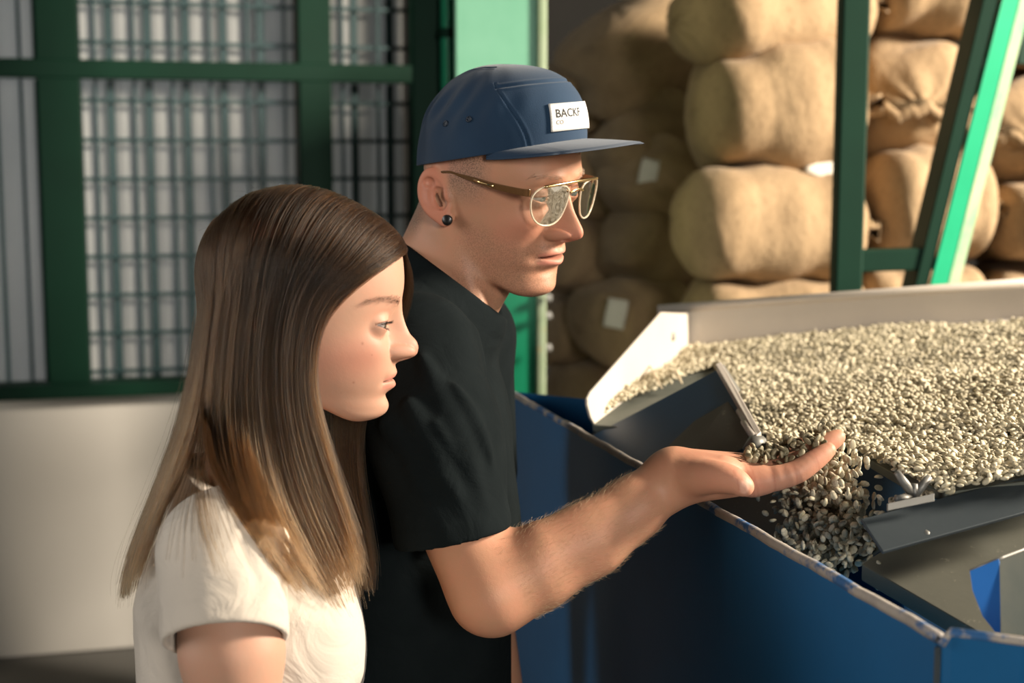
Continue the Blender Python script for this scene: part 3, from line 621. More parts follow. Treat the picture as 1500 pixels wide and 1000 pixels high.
def head_field(H):
    """H: dict of profiles; returns func(p local) -> distance"""
    Y0 = ipol(*zip(*H['front'])); Wd = ipol(*zip(*H['width'])); Nz = ipol(*zip(*H['nose'])); Ns = ipol(*zip(*H['nose_w']))
    zj = ipol(*zip(*H['jaw']))
    def feat(ax, z):
        """forward displacement of the face at |x|, z"""
        f = np.zeros_like(z)
        for (cx, cz, sx, sz, am) in H['bumps']:
            f = f + am * gauss(ax - cx, sx) * gauss(z - cz, sz) if cx > 0 else f + am * gauss(ax, sx) * gauss(z - cz, sz)
        s = Ns(z); q = np.clip(ax / s, 0, 1.6)
        prof = np.where(q < 1.6, np.clip(0.5 + 0.5 * np.cos(q / 1.6 * PI), 0, 1) ** H.get('nose_pow', 0.9), 0)
        f = f + Nz(z) * prof
        al = H['ala']
        rr = np.sqrt(((ax - al[0]) / al[2]) ** 2 + ((z - al[1]) / al[3]) ** 2)
        f = f + al[4] * np.clip(1.05 - rr ** 2, 0, 1) ** 0.6 * (rr < 1.02) * (1 - 0.55 * prof)
        return f
    H['_feat'] = feat
    yc = H.get('yc', -0.012)
    def func(p):
        x, y, z = p; ax = np.abs(x)
        zc = np.clip(z, H['zmin'], H['zmax'])
        m = (y > 0.0)
        f = np.zeros_like(y)
        if m.any():
            f[m] = feat(ax[m], zc[m]) * np.clip((y[m] - 0.0) / 0.035, 0, 1)
        yy = y - f
        n = H.get('n', 2.25)
        W = Wd(zc); D = Y0(zc) - yc
        g = ((ax / W) ** n + (np.abs(yy - yc) / D) ** n + 1e-9) ** (1 / n)
        face = (g - 1) * np.minimum(W, D) * 0.85
        face = smax(face, z - H['ztop'], 0.03)
        face = smax(face, zj(np.clip(y, -0.10, 0.12)) - z, H.get('jaw_k', 0.014))
        face = smax(face, -(y + 0.055), 0.02)
        d = smin(face, s_ell(p, *H['cran']), 0.02)
        for e in H.get('extra', ()): d = smin(d, s_ell((ax, y, z), e[0], e[1]), e[2])
        # eyelids: a shell round the eyeball with an almond opening
        ex, ey, ez, er = H['eye']
        dx, dy, dz = ax - ex, y - ey, z - ez
        rr = np.sqrt(dx * dx + dy * dy + dz * dz)
        lid = rr - (er + 0.0017)
        d = smin(d, lid, 0.0045)
        zu, zl, hw, lift = H['lids']
        t = np.clip(1 - (dx / hw) ** 2, 0, 1)
        up = zu * t ** 0.75 + lift * dx; lo = zl * t ** 0.9 + lift * dx
        ap = np.maximum(np.maximum(dz - up, lo - dz), np.abs(dx) - hw)
        op = np.maximum(np.maximum(ap, -(dy - 0.002)), rr - (er + 0.012))
        d = smax(d, -op, 0.0012)
        # crease of the upper lid
        # mouth line
        mz, mw, mdep, mcurve = H['mouth']
        zz = z - (mz + mcurve * (ax / mw) ** 2)
        yf = Y0(zc) + f
        slit = np.maximum(np.maximum(np.abs(zz) - H.get('gap', 0.0009) * np.clip(1 - (ax / mw) ** 2, 0, 1), ax - mw), 0.050 - y)
        d = smax(d, -slit, 0.0022)
        # nostrils
        nx, ny, nzv, nr = H['nostril']
        d = smax(d, -s_ell((ax, y, z), (nx, ny, nzv), nr), 0.002)
        if H.get('ears', True):
            for S in (-1, 1):
                mm = np.abs(x - S * 0.08) < 0.04
                if mm.any():
                    q = tuple(c[mm] for c in p)
                    e = ear_field(q, (S * H['ear'][0], H['ear'][1], H['ear'][2]), S, H['ear'][3])
                    d[mm] = smin(d[mm], e, 0.004)
        if 'neck' in H:
            for (a, b, ra, rb, k) in H['neck']: d = smin(d, s_cone(p, a, b, ra, rb), k)
        return d
    return func

MAN = dict(
    front=[(0.13, 0.05), (0.10, 0.070), (0.08, 0.083), (0.06, 0.0915), (0.04, 0.0965), (0.022, 0.0985), (0.005, 0.0945), (-0.012, 0.0915), (-0.03, 0.0905), (-0.05, 0.0905), (-0.065, 0.0925),
           (-0.078, 0.0905), (-0.09, 0.0845), (-0.10, 0.0835), (-0.112, 0.0835), (-0.122, 0.079), (-0.135, 0.070)],
    width=[(0.13, 0.055), (0.08, 0.072), (0.05, 0.0765), (0.02, 0.077), (-0.01, 0.0745), (-0.04, 0.071), (-0.07, 0.0655), (-0.10, 0.057), (-0.125, 0.048), (-0.14, 0.043)],
    jaw=[(0.12, -0.126), (0.085, -0.127), (0.065, -0.125), (0.03, -0.107), (0.0, -0.088), (-0.03, -0.070), (-0.06, -0.06), (-0.10, -0.05)],
    zmin=-0.138, zmax=0.125, ztop=0.085, n=2.3,
    cran=((0, -0.006, 0.026), (0.0740, 0.0885, 0.084)),
    nose=[(0.03, 0), (0.018, 0.0005), (0.006, 0.0050), (-0.006, 0.0115), (-0.018, 0.0190), (-0.028, 0.0268), (-0.035, 0.0318), (-0.0405, 0.0332), (-0.0455, 0.0305), (-0.0505, 0.0205), (-0.0555, 0.0070), (-0.061, 0.001), (-0.07, 0)],
    nose_w=[(0.03, 0.010), (0.006, 0.0085), (-0.01, 0.0085), (-0.025, 0.0098), (-0.036, 0.0135), (-0.044, 0.0138), (-0.054, 0.011), (-0.06, 0.008), (-0.07, 0.006)],
    ala=(0.0155, -0.0440, 0.0072, 0.0080, 0.0115),
    bumps=[(0.022, 0.0195, 0.016, 0.008, 0.0042), (0.042, 0.014, 0.010, 0.009, 0.003), (0.031, -0.001, 0.0155, 0.0120, -0.0115), (0.014, -0.004, 0.006, 0.012, -0.0055), (0.047, -0.032, 0.016, 0.014, 0.0050), (0.030, -0.022, 0.012, 0.006, 0.001),
           (0.035, -0.066, 0.014, 0.018, -0.004), (0.024, -0.052, 0.005, 0.012, -0.0022), (0, -0.0660, 0.017, 0.0050, 0.0048), (0, -0.0610, 0.0038, 0.006, -0.0014), (0, -0.0790, 0.0155, 0.0060, 0.0064), (0.027, -0.073, 0.006, 0.007, -0.0028),
           (0, -0.0905, 0.018, 0.0055, -0.0028), (0, -0.110, 0.018, 0.011, 0.0035), (0.050, 0.035, 0.012, 0.02, -0.003)],
    eye=(0.0315, 0.0765, -0.002, 0.0122), lids=(0.0012, -0.0042, 0.0135, 0.0),
    mouth=(-0.0715, 0.024, 0.008, -0.0012), gap=0.0024,
    nostril=(0.0075, 0.106, -0.0500, (0.0035, 0.0065, 0.0030)),
    ear=(0.0765, -0.022, -0.013, 0.97),
)
GIRL = dict(
    front=[(0.13, 0.04), (0.10, 0.064), (0.08, 0.079), (0.06, 0.0890), (0.04, 0.0930), (0.022, 0.0938), (0.008, 0.0910), (-0.008, 0.0875), (-0.03, 0.0875), (-0.045, 0.0900), (-0.058, 0.0905),
           (-0.071, 0.0885), (-0.084, 0.0840), (-0.094, 0.0835), (-0.103, 0.0815), (-0.112, 0.0765), (-0.126, 0.068)],
    width=[(0.13, 0.05), (0.08, 0.066), (0.05, 0.0705), (0.02, 0.0710), (-0.01, 0.0700), (-0.04, 0.0665), (-0.065, 0.0595), (-0.085, 0.0505), (-0.105, 0.0405), (-0.13, 0.037)],
    jaw=[(0.12, -0.1125), (0.075, -0.113), (0.055, -0.111), (0.03, -0.099), (0.0, -0.082), (-0.03, -0.064), (-0.06, -0.055), (-0.10, -0.05)],
    zmin=-0.130, zmax=0.12, ztop=0.085, n=2.2,
    cran=((0, -0.010, 0.026), (0.0725, 0.0915, 0.083)),
    nose=[(0.025, 0), (0.012, 0.0008), (0.002, 0.0050), (-0.008, 0.0100), (-0.016, 0.0140), (-0.023, 0.0180), (-0.028, 0.0228), (-0.0325, 0.0246), (-0.0375, 0.0240), (-0.0425, 0.0212), (-0.0465, 0.0145), (-0.0500, 0.0050), (-0.0535, 0.0012), (-0.060, 0)],
    nose_w=[(0.025, 0.009), (0.004, 0.0072), (-0.01, 0.0072), (-0.020, 0.0082), (-0.029, 0.0118), (-0.036, 0.0128), (-0.043, 0.0125), (-0.049, 0.008), (-0.060, 0.005)],
    ala=(0.0130, -0.0390, 0.0074, 0.0080, 0.0090),
    bumps=[(0.022, 0.010, 0.016, 0.008, 0.0018), (0.030, -0.012, 0.0150, 0.0110, -0.0075), (0.012, -0.012, 0.006, 0.012, -0.0038), (0.043, -0.034, 0.017, 0.016, 0.0050), (0.034, -0.058, 0.016, 0.018, 0.0008),
           (0, -0.0612, 0.014, 0.0050, 0.0034), (0, -0.054, 0.0035, 0.006, -0.0010), (0, -0.0738, 0.0120, 0.0052, 0.0052), (0.022, -0.067, 0.005, 0.006, -0.0022),
           (0, -0.0838, 0.015, 0.0045, -0.0016), (0, -0.096, 0.015, 0.009, 0.0040)],
    eye=(0.0295, 0.0712, -0.0115, 0.0118), lids=(0.0030, -0.0036, 0.0128, 0.06), nose_pow=0.75,
    mouth=(-0.0672, 0.0205, 0.007, -0.0014), gap=0.0006,
    nostril=(0.0065, 0.0990, -0.0455, (0.0030, 0.0060, 0.0024)),
    ear=(0.0715, -0.018, -0.018, 0.88),
)
# ------------------------------------------------------------------ people: shared tools
def pose(yaw, pitch, roll):
    """rows: the person's left, forward and up axes in world space; yaw 90 faces +x, 0 faces the camera; pitch down, roll lifts the left side"""
    y, p, r = (math.radians(a) for a in (yaw, pitch, roll))
    l = np.array([math.cos(y), math.sin(y), 0]); f = np.array([math.sin(y), -math.cos(y), 0]); u = np.array([0, 0, 1.0])
    f, u = f * math.cos(p) - u * math.sin(p), u * math.cos(p) + f * math.sin(p)
    l, u = l * math.cos(r) + u * math.sin(r), u * math.cos(r) - l * math.sin(r)
    return np.array([l, f, u])
def to_local(R, O):
    R = np.asarray(R, f32); O = np.asarray(O, f32)
    def g(p):
        x, y, z = p[0] - O[0], p[1] - O[1], p[2] - O[2]
        return tuple(R[i, 0] * x + R[i, 1] * y + R[i, 2] * z for i in range(3))
    return g
def to_world(R, O, pts): return np.asarray(pts, float) @ np.asarray(R) + np.asarray(O)
def union(meshes, name):
    obs = []
    for m in meshes:
        o = bpy.data.objects.new('tmp', m); COL.objects.link(o); obs.append(o)
    for o in obs[1:]:
        md = obs[0].modifiers.new('u', 'BOOLEAN'); md.operation = 'UNION'; md.solver = 'MANIFOLD'; md.object = o
    dg = bpy.context.evaluated_depsgraph_get()
    r = bpy.data.meshes.new_from_object(obs[0].evaluated_get(dg)); r.name = name
    for o in obs:
        m = o.data; bpy.data.objects.remove(o); bpy.data.meshes.remove(m)
    r.materials.clear(); r.shade_smooth(); return r
def coords(m):
    v = np.empty(len(m.vertices) * 3, np.float32); m.vertices.foreach_get('co', v); return v.reshape(-1, 3)
def color_attr(m, name, rgb):
    a = m.attributes.new(name, 'FLOAT_COLOR', 'POINT')
    c = np.ones((len(m.vertices), 4), np.float32); c[:, :3] = rgb
    a.data.foreach_set('color', c.ravel())
def float_attr(m, name, val):
    a = m.attributes.new(name, 'FLOAT', 'POINT'); a.data.foreach_set('value', np.ascontiguousarray(val, np.float32))
def skin_material(name, mottling, bumpy, rough=0.52):
    m, nt, b = nodes(name)
    at = N(nt, 'ShaderNodeAttribute', attribute_name='tone'); st = N(nt, 'ShaderNodeAttribute', attribute_name='stubble')
    n1 = tex(nt, 'Noise', 45, Detail=5, Roughness=0.65)
    c = lerp_nodes(nt, ramp(nt, n1.outputs[0], 0.35, 0.75), at.outputs[0], (0.50, 0.20, 0.13))
    mx = N(nt, 'ShaderNodeMath', operation='MULTIPLY'); nt.links.new(ramp(nt, n1.outputs[0], 0.35, 0.75), mx.inputs[0]); mx.inputs[1].default_value = mottling
    c.node.inputs[0].default_value = 0; nt.links.new(mx.outputs[0], c.node.inputs[0])
    n2 = tex(nt, 'Noise', 900, Detail=2, Roughness=0.6)
    mu = N(nt, 'ShaderNodeMath', operation='MULTIPLY'); nt.links.new(ramp(nt, n2.outputs[0], 0.44, 0.60), mu.inputs[0]); nt.links.new(st.outputs['Fac'], mu.inputs[1])
    c2 = lerp_nodes(nt, mu.outputs[0], c, (0.085, 0.05, 0.035))
    nt.links.new(c2, b.inputs['Base Color'])
    b.inputs['Roughness'].default_value = rough; b.inputs['Specular IOR Level'].default_value = 0.28
    b.inputs['Subsurface Weight'].default_value = 0.10; b.inputs['Subsurface Radius'].default_value = (0.9, 0.35, 0.2); b.inputs['Subsurface Scale'].default_value = 0.006
    v = tex(nt, 'Voronoi', 700); bump(nt, b, v.outputs[0], bumpy * 0.5, 0.0004)
    n3 = tex(nt, 'Noise', 200, Detail=5); bump(nt, b, n3.outputs[0], bumpy, 0.0007)
    return m
def strands(name, lines, radius, mat, parent, taper=0.25, shades=None, **kw):
    """real hair strands: lines = list of k x 3 world arrays"""
    base = np.asarray(parent.get('_b') or (0, 0, 0), float)
    c = bpy.data.hair_curves.new(name); c.add_curves([len(l) for l in lines])
    pts = (np.concatenate(lines) - base).astype(np.float32); c.points.foreach_set('position', pts.ravel())
    rad = np.concatenate([(radius[i] if hasattr(radius, '__len__') else radius) * np.linspace(1, taper, len(l)) ** 0.6 for i, l in enumerate(lines)]).astype(np.float32)
    at = c.attributes.get('radius') or c.attributes.new('radius', 'FLOAT', 'POINT'); at.data.foreach_set('value', rad)
    rnd = RNG.random(len(lines)).astype(np.float32)
    if shades is not None: rnd[:len(shades)] = shades
    a2 = c.attributes.new('shade', 'FLOAT', 'CURVE'); a2.data.foreach_set('value', rnd)
    o = bpy.data.objects.new(name, c); COL.objects.link(o); c.materials.append(mat); o.parent = parent
    return tag(o, **kw)
def hair_material(name, c1, c2, rough=0.35, spec=0.5):
    m, nt, b = nodes(name)
    a = N(nt, 'ShaderNodeAttribute', attribute_name='shade'); hi = N(nt, 'ShaderNodeHairInfo')
    c = lerp_nodes(nt, a.outputs['Fac'], c1, c2); nt.links.new(c, b.inputs['Base Color'])
    b.inputs['Roughness'].default_value = rough; b.inputs['Specular IOR Level'].default_value = spec
    return m
def eyeball(name, R, O, c, r, gaze, parent, iris=(0.10, 0.13, 0.12)):
    """eyeball with iris and pupil facing the local direction gaze"""
    bm = bmesh.new(); bmesh.ops.create_uvsphere(bm, u_segments=32, v_segments=24, radius=r)
    m = from_bm(name, bm, True); v = coords(m)
    ang = np.degrees(np.arccos(np.clip(v[:, 2] / r, -1, 1)))
    col = np.where((ang < 12)[:, None], (0.006, 0.006, 0.006), np.where((ang < 33)[:, None], iris, (0.28, 0.24, 0.22)))
    color_attr(m, 'tone', col)
    g = Vector(gaze).normalized(); rot = np.array(Vector((0, 0, 1)).rotation_difference(g).to_matrix())
    w_ = to_world(R, O, v @ rot.T + np.asarray(c)); m.vertices.foreach_set('co', w_.astype(np.float32).ravel())
    return link(name, m, M_EYE, parent)
def eye_material():
    m, nt, b = nodes('wet_eye'); a = N(nt, 'ShaderNodeAttribute', attribute_name='tone'); nt.links.new(a.outputs[0], b.inputs['Base Color'])
    b.inputs['Roughness'].default_value = 0.12; b.inputs['Coat Weight'].default_value = 0.6; b.inputs['Coat Roughness'].default_value = 0.03
    return m
M_EYE = eye_material()
def hand_parts(Wr, f, n, s, k=1.0, curl=0.35):
    """relaxed hand: wrist Wr, finger direction f, palm normal n, thumb side s; returns round-cone chains"""
    Wr, f, n, s = (np.asarray(a, float) for a in (Wr, f, n, s)); out = []
    for i, (off, L, r) in enumerate(((0.028, 0.078, 0.0092), (0.009, 0.086, 0.0095), (-0.010, 0.080, 0.0090), (-0.028, 0.062, 0.0080))):
        a = Wr + s * off * 0.5 + f * 0.012; b = Wr + s * off + f * (0.092 - 0.004 * i) * k
        pts = [b]; d = f.copy(); c = curl * (1 + 0.15 * i)
        for q, fr in enumerate((0.48, 0.30, 0.22)):
            d = d * math.cos(c * 0.8) + n * math.sin(c * 0.8); d /= np.linalg.norm(d); pts.append(pts[-1] + d * L * fr * k)
        out.append(('palm', [a, b], [0.016, 0.0125])); out.append(('finger', pts, [r * 1.15, r, r * 0.92, r * 0.78]))
    t0 = Wr + s * 0.018 + f * 0.015 + n * 0.006; t1 = t0 + (f * 0.7 + s * 0.55 + n * 0.3) * 0.045; t2 = t1 + (f * 0.92 + s * 0.2 + n * 0.25) * 0.032; t3 = t2 + (f * 0.95 + n * 0.25) * 0.024
    out.append(('finger', [t0, t1, t2, t3], [0.016, 0.0125, 0.0108, 0.0085]))
    return out
def hand_field(p, parts):
    palm = None; fing = None
    for kind, pts, rs in parts:
        e = s_chain(p, pts, rs, 0.004)
        if kind == 'palm': palm = e if palm is None else smin(palm, e, 0.016)
        else: fing = e if fing is None else smin(fing, e, 0.0012)
    return smin(palm, fing, 0.007)
# ------------------------------------------------------------------ the man
ROOT_MAN = (-0.10, 1.66, 0.0)
man = thing('person', 'man in black T-shirt and glasses, open palm of beans held out over the blue hopper', 'person', ROOT_MAN)
RM = pose(54.5, 9.5, 5.0)
OM = P(643, 283, 1.60) - np.array([-0.0765, -0.024, -0.012]) @ RM
hm = lambda *q: to_world(RM, OM, np.array(q, float))                  # head-local to world
# key points of the body (pixel, pixel, depth)
NB = P(636, 430, 1.67)                                              # base of the neck
BT = pose(80, 0, 0)                                                 # torso axes
SH = P(612, 515, 1.515); HEM = P(664, 790, 1.435); EL = P(716, 872, 1.425)
F1, F2, F3, WR = P(785, 832, 1.44), P(865, 789, 1.45), P(928, 744, 1.462), P(972, 706, 1.475)
lo_head = to_local(RM, OM)
_hf = head_field(MAN)
NKB = P(652, 442, 1.67)
neck_l = np.vstack([NKB[None], hm(0, -0.030, -0.055)])
def man_head_field(p):
    d = _hf(lo_head(p))
    nk = s_cone(p, neck_l[0], neck_l[1], 0.0605, 0.056)
    d = smin(d, nk, 0.022)
    # the tendon from behind the ear to the collarbone
    d = smin(d, s_cone(p, hm(-0.062, -0.022, -0.055), P(700, 452, 1.615), 0.012, 0.010), 0.016)
    d = smin(d, s_cone(p, hm(0, 0.010, -0.118), P(690, 455, 1.64), 0.018, 0.020), 0.022)
    d = smin(d, s_cone(p, hm(0, -0.052, -0.03), P(622, 430, 1.67), 0.036, 0.050), 0.03)
    return d
lo_t = to_local(BT, NB)
SPINE = [P(588, 520, 1.68), P(586, 620, 1.675), P(594, 780, 1.67), P(600, 1000, 1.67)]
def torso(p, grow=0.0):
    q = lo_t(p); sx = 0.72
    qs = (q[0] * sx, q[1], q[2])
    pts = [(np.asarray(s) - NB) @ BT.T * (sx, 1, 1) for s in SPINE]
    d = s_chain(qs, pts, [0.088 + grow, 0.108 + grow, 0.112 + grow, 0.108 + grow], 0.05)
    for S in (1, -1):                                                # shoulder slopes
        d = smin(d, s_cone(p, NB + BT[2] * -0.02, NB + BT[0] * S * 0.150 + BT[2] * -0.065 + BT[1] * 0.0, 0.050 + grow, 0.052 + grow), 0.04)
    return d
HAND = dict(
    palm=[([P(985, 702, 1.472), P(1104, 703, 1.452)], [0.021, 0.0135]), ([P(985, 698, 1.478), P(1112, 696, 1.472)], [0.021, 0.0135]),
          ([P(988, 694, 1.49), P(1108, 690, 1.493)], [0.020, 0.0130]), ([P(992, 690, 1.50), P(1096, 683, 1.512)], [0.0185, 0.0125]),
          ([P(992, 694, 1.465), P(1055, 692, 1.448)], [0.0215, 0.0150])],
    fingers=[([P(1104, 707, 1.450), P(1160, 694, 1.447), P(1190, 676, 1.450), P(1213, 659, 1.455)], [0.0137, 0.0115, 0.0103, 0.0080]),
             ([P(1112, 699, 1.472), P(1170, 678, 1.472), P(1207, 653, 1.474), P(1227, 640, 1.477)], [0.0132, 0.0115, 0.0102, 0.0080]),
             ([P(1108, 692, 1.494), P(1162, 674, 1.495), P(1198, 654, 1.497), P(1218, 642, 1.499)], [0.0125, 0.0108, 0.0095, 0.0075]),
             ([P(1096, 686, 1.513), P(1140, 671, 1.516), P(1168, 656, 1.519), P(1186, 645, 1.521)], [0.0115, 0.0096, 0.0084, 0.0068])],
    thumb=([P(1000, 699, 1.458), P(1045, 698, 1.431), P(1073, 703, 1.420), P(1091, 713, 1.416)], [0.0205, 0.0158, 0.0125, 0.0092]))
def fine_chain(pts, rs, n=11):
    t = np.linspace(0, len(pts) - 1, n); return list(smooth_curve(pts, n)), list(np.interp(t, range(len(rs)), rs))
def man_hand(p):
    d = None
    for pts, rs in HAND['palm']:
        e = s_chain(p, pts, rs, 0.004); d = e if d is None else smin(d, e, 0.022)
    fg = None
    for pts, rs in HAND['fingers']:
        e = s_chain(p, *fine_chain(pts, rs), 0.003)
        fg = e if fg is None else smin(fg, e, 0.0012)
    d = smin(d, fg, 0.008)
    th = s_chain(p, *fine_chain(*HAND['thumb']), 0.004)
    d = smin(d, th, 0.006)
    # nail of the thumb and knuckle creases
    nail = s_ell(p, P(1090, 713, 1.4085), (0.0046, 0.0022, 0.0066))
    d = smin(d, nail, 0.0012)
    return d
def man_arm(p):
    d = s_chain(p, [SH, P(640, 690, 1.475), EL], [0.056, 0.0435, 0.0395], 0.03)
    fa = s_chain(p, [P(726, 862, 1.435), F1, F2, F3, WR], [0.0385, 0.0365, 0.0318, 0.0262, 0.0238], 0.03)
    d = smin(d, fa, 0.022)
    d = smin(d, s_cone(p, P(728, 884, 1.435), P(745, 876, 1.437), 0.022, 0.02), 0.018)          # point of the elbow
    d = smin(d, s_cone(p, P(800, 800, 1.43), P(880, 765, 1.44), 0.020, 0.014), 0.02)           # brachioradialis
    d = smin(d, s_cone(p, P(975, 716, 1.474), P(1000, 700, 1.474), 0.020, 0.018), 0.018)
    d = smin(d, man_hand(p), 0.014)
    # tendons and veins of the inner forearm
    return d
LSH = NB + BT[0] * 0.165 + BT[2] * -0.075
LEL = LSH + np.array([0.01, 0.03, -0.29]); LWR = LEL + np.array([0.05, -0.005, -0.25])
_lh = hand_parts(LWR, np.array([0.1, 0, -0.99]), np.array([0, -1.0, 0]), np.array([0.99, 0, 0.1]))
def man_left(p):
    d = s_chain(p, [LSH, LEL, LWR], [0.052, 0.043, 0.026], 0.02)
    return smin(d, hand_field(p, _lh), 0.014)
parts = []
v, q = sdf_mesh(man_head_field, OM - [0.17, 0.17, 0.22], OM + [0.18, 0.17, 0.16], 0.00135); parts.append(fast_mesh('a', v, q))
v, q = sdf_mesh(lambda p: torso(p, -0.02), np.array(SPINE[3]) - [0.25, 0.35, 0.1], np.array(NB) + [0.25, 0.35, 0.15], 0.008); parts.append(fast_mesh('a', v, q))
v, q = sdf_mesh(man_arm, np.minimum(SH, EL) - [0.09, 0.10, 0.10], np.maximum(P(1260, 620, 1.52), SH) + [0.03, 0.08, 0.06], 0.0015); parts.append(fast_mesh('a', v, q))
v, q = sdf_mesh(man_left, np.minimum(LSH, LWR) - [0.09, 0.09, 0.22], np.maximum(LSH, LWR) + [0.09, 0.09, 0.07], 0.004); parts.append(fast_mesh('a', v, q))
bm_ = union(parts, 'man_body')
V = coords(bm_); L = np.stack(lo_head(tuple(V.T)), 1); ax = np.abs(L[:, 0])
tone = np.tile(np.array([0.41, 0.212, 0.128], np.float32), (len(V), 1)); stub = np.zeros(len(V), np.float32)
inhead = (np.linalg.norm(L - [0, 0, -0.02], axis=1) < 0.17)
def tint(mask, col):
    global tone
    k = np.clip(mask, 0, 1)[:, None] * inhead[:, None]; tone = tone * (1 - k) + np.array(col, np.float32) * k
fr = np.clip((L[:, 1] - 0.03) / 0.02, 0, 1)
tint(0.55 * gauss(ax - 0.045, 0.022) * gauss(L[:, 2] + 0.040, 0.020) * fr, (0.46, 0.17, 0.11))
tint(0.75 * gauss(ax, 0.017) * gauss(L[:, 2] + 0.043, 0.016) * (L[:, 1] > 0.095), (0.48, 0.17, 0.11))
tint(0.75 * np.clip((ax - 0.078) / 0.006, 0, 1) * (np.abs(L[:, 2] + 0.012) < 0.045), (0.50, 0.18, 0.115))
zl = -0.0715 - 0.0012 * (ax / 0.024) ** 2
lipu = gauss((L[:, 2] - (zl + 0.0040)) / (0.0042 * np.sqrt(np.clip(1 - (ax / 0.026) ** 2, 0.02, 1))), 1.0)
lipl = gauss((L[:, 2] - (zl - 0.0055)) / (0.0056 * np.sqrt(np.clip(1 - (ax / 0.025) ** 2, 0.02, 1))), 1.0)
tint(0.85 * np.maximum(lipu, lipl) * (ax < 0.025) * (L[:, 1] > 0.06), (0.50, 0.19, 0.14))
tint(0.8 * gauss(L[:, 2] - zl, 0.0016) * (ax < 0.024) * (L[:, 1] > 0.055), (0.10, 0.03, 0.025))
beard = np.clip((-(L[:, 2]) - 0.030 - 0.35 * np.clip(L[:, 1] - 0.03, 0, 1)) / 0.02, 0, 1) * np.clip((L[:, 1] + 0.005) / 0.02, 0, 1) * np.clip((L[:, 2] + 0.155) / 0.02, 0, 1)
mous = gauss(L[:, 2] + 0.059, 0.005) * (ax < 0.030) * (L[:, 1] > 0.07)
lips = np.maximum(lipu, lipl) * (ax < 0.025)
stub = np.clip(np.maximum(beard, mous) * (1 - lips), 0, 1) * 0.42
side = np.clip((L[:, 2] + 0.022) / 0.03, 0, 1) * np.clip((0.046 - L[:, 1]) / 0.02, 0, 1) * np.clip((L[:, 1] + 0.012) / 0.006, 0, 1) * (ax > 0.055) * np.clip((0.084 - ax) / 0.004, 0, 1)
nape = np.clip((-L[:, 1] - 0.045) / 0.015, 0, 1) * np.clip((L[:, 2] + 0.075) / 0.02, 0, 1)
stub = np.where(inhead, np.maximum(stub, np.maximum(side, nape) * 0.8), 0)
tint(0.45 * np.maximum(side, nape), (0.28, 0.21, 0.16))
# hand: redder palm and finger pads; nail
hp = np.stack([V[:, 0]], 1)[:, 0]; onhand = np.clip((hp - P(985, 700, 1.47)[0]) / 0.03, 0, 1) * (V[:, 2] > 1.1) * ~inhead
tone = tone * (1 - 0.45 * onhand[:, None]) + np.array([0.52, 0.245, 0.165], np.float32) * 0.45 * onhand[:, None]
nl = np.clip(1.25 - np.linalg.norm((V - P(1090, 713, 1.4075)) / [0.0048, 0.004, 0.0066], axis=1), 0, 0.35) / 0.35
tone = tone * (1 - 0.5 * nl[:, None]) + np.array([0.72, 0.46, 0.36], np.float32) * 0.5 * nl[:, None]
for (a_, b_) in ((P(1131, 676, 1.436), P(1136, 722, 1.440)), (P(1163, 672, 1.434), P(1169, 710, 1.436)), (P(1191, 655, 1.440), P(1202, 688, 1.440)), (P(1089, 668, 1.44), P(1106, 722, 1.43)), (P(1097, 668, 1.44), P(1112, 724, 1.434)), (P(1076, 690, 1.408), P(1082, 716, 1.41))):
    kk = 0.5 * gauss(s_cone(tuple(V.T.astype(f32)), a_, b_, 0, 0) * (onhand > 0) + 1.0 * (onhand <= 0), 0.0055)[:, None] * 0 + 0.42 * (gauss(np.abs((V - a_) @ np.cross(b_ - a_, CF) / np.linalg.norm(np.cross(b_ - a_, CF))), 0.0009) * (np.abs(((V - a_) @ (b_ - a_)) / ((b_ - a_) @ (b_ - a_)) - 0.5) < 0.55) * (onhand > 0) * (((V - a_) @ CF) < 0.02))[:, None]
    tone = tone * (1 - kk) + np.array([0.30, 0.10, 0.06], np.float32) * kk
color_attr(bm_, 'tone', tone); float_attr(bm_, 'stubble', stub)
M_SKIN = skin_material('skin', 0.40, 0.25)
link('body', bm_, M_SKIN, man)
for S in (-1, 1):
    ex, ey, ez, er = MAN['eye']; eyeball('eye', RM, OM, (S * ex, ey, ez), er, (0.05, 1, -0.45), man)
M_BROW = hair_material('brow_hair', (0.16, 0.10, 0.06), (0.30, 0.20, 0.13), 0.6)
def ray_face(tree, R, O, x, z):
    o = to_world(R, O, [x, 0.30, z]); r = tree.ray_cast(Vector(o), Vector(-np.asarray(R)[1])); return None if r[0] is None else np.array(r[0])
def mesh_tree(m): return BVHTree.FromPolygons([tuple(c) for c in coords(m)], [tuple(p.vertices) for p in m.polygons])
def sub_tree(m, off, ctr, rad):
    """search tree of the faces within rad of ctr"""
    v = coords(m) + np.asarray(off, np.float32); keep = np.linalg.norm(v - np.asarray(ctr, np.float32), axis=1) < rad
    return BVHTree.FromPolygons([tuple(map(float, c)) for c in v], [tuple(p.vertices) for p in m.polygons if keep[p.vertices[0]]])
T_MAN = sub_tree(bm_, ROOT_MAN, OM, 0.2)
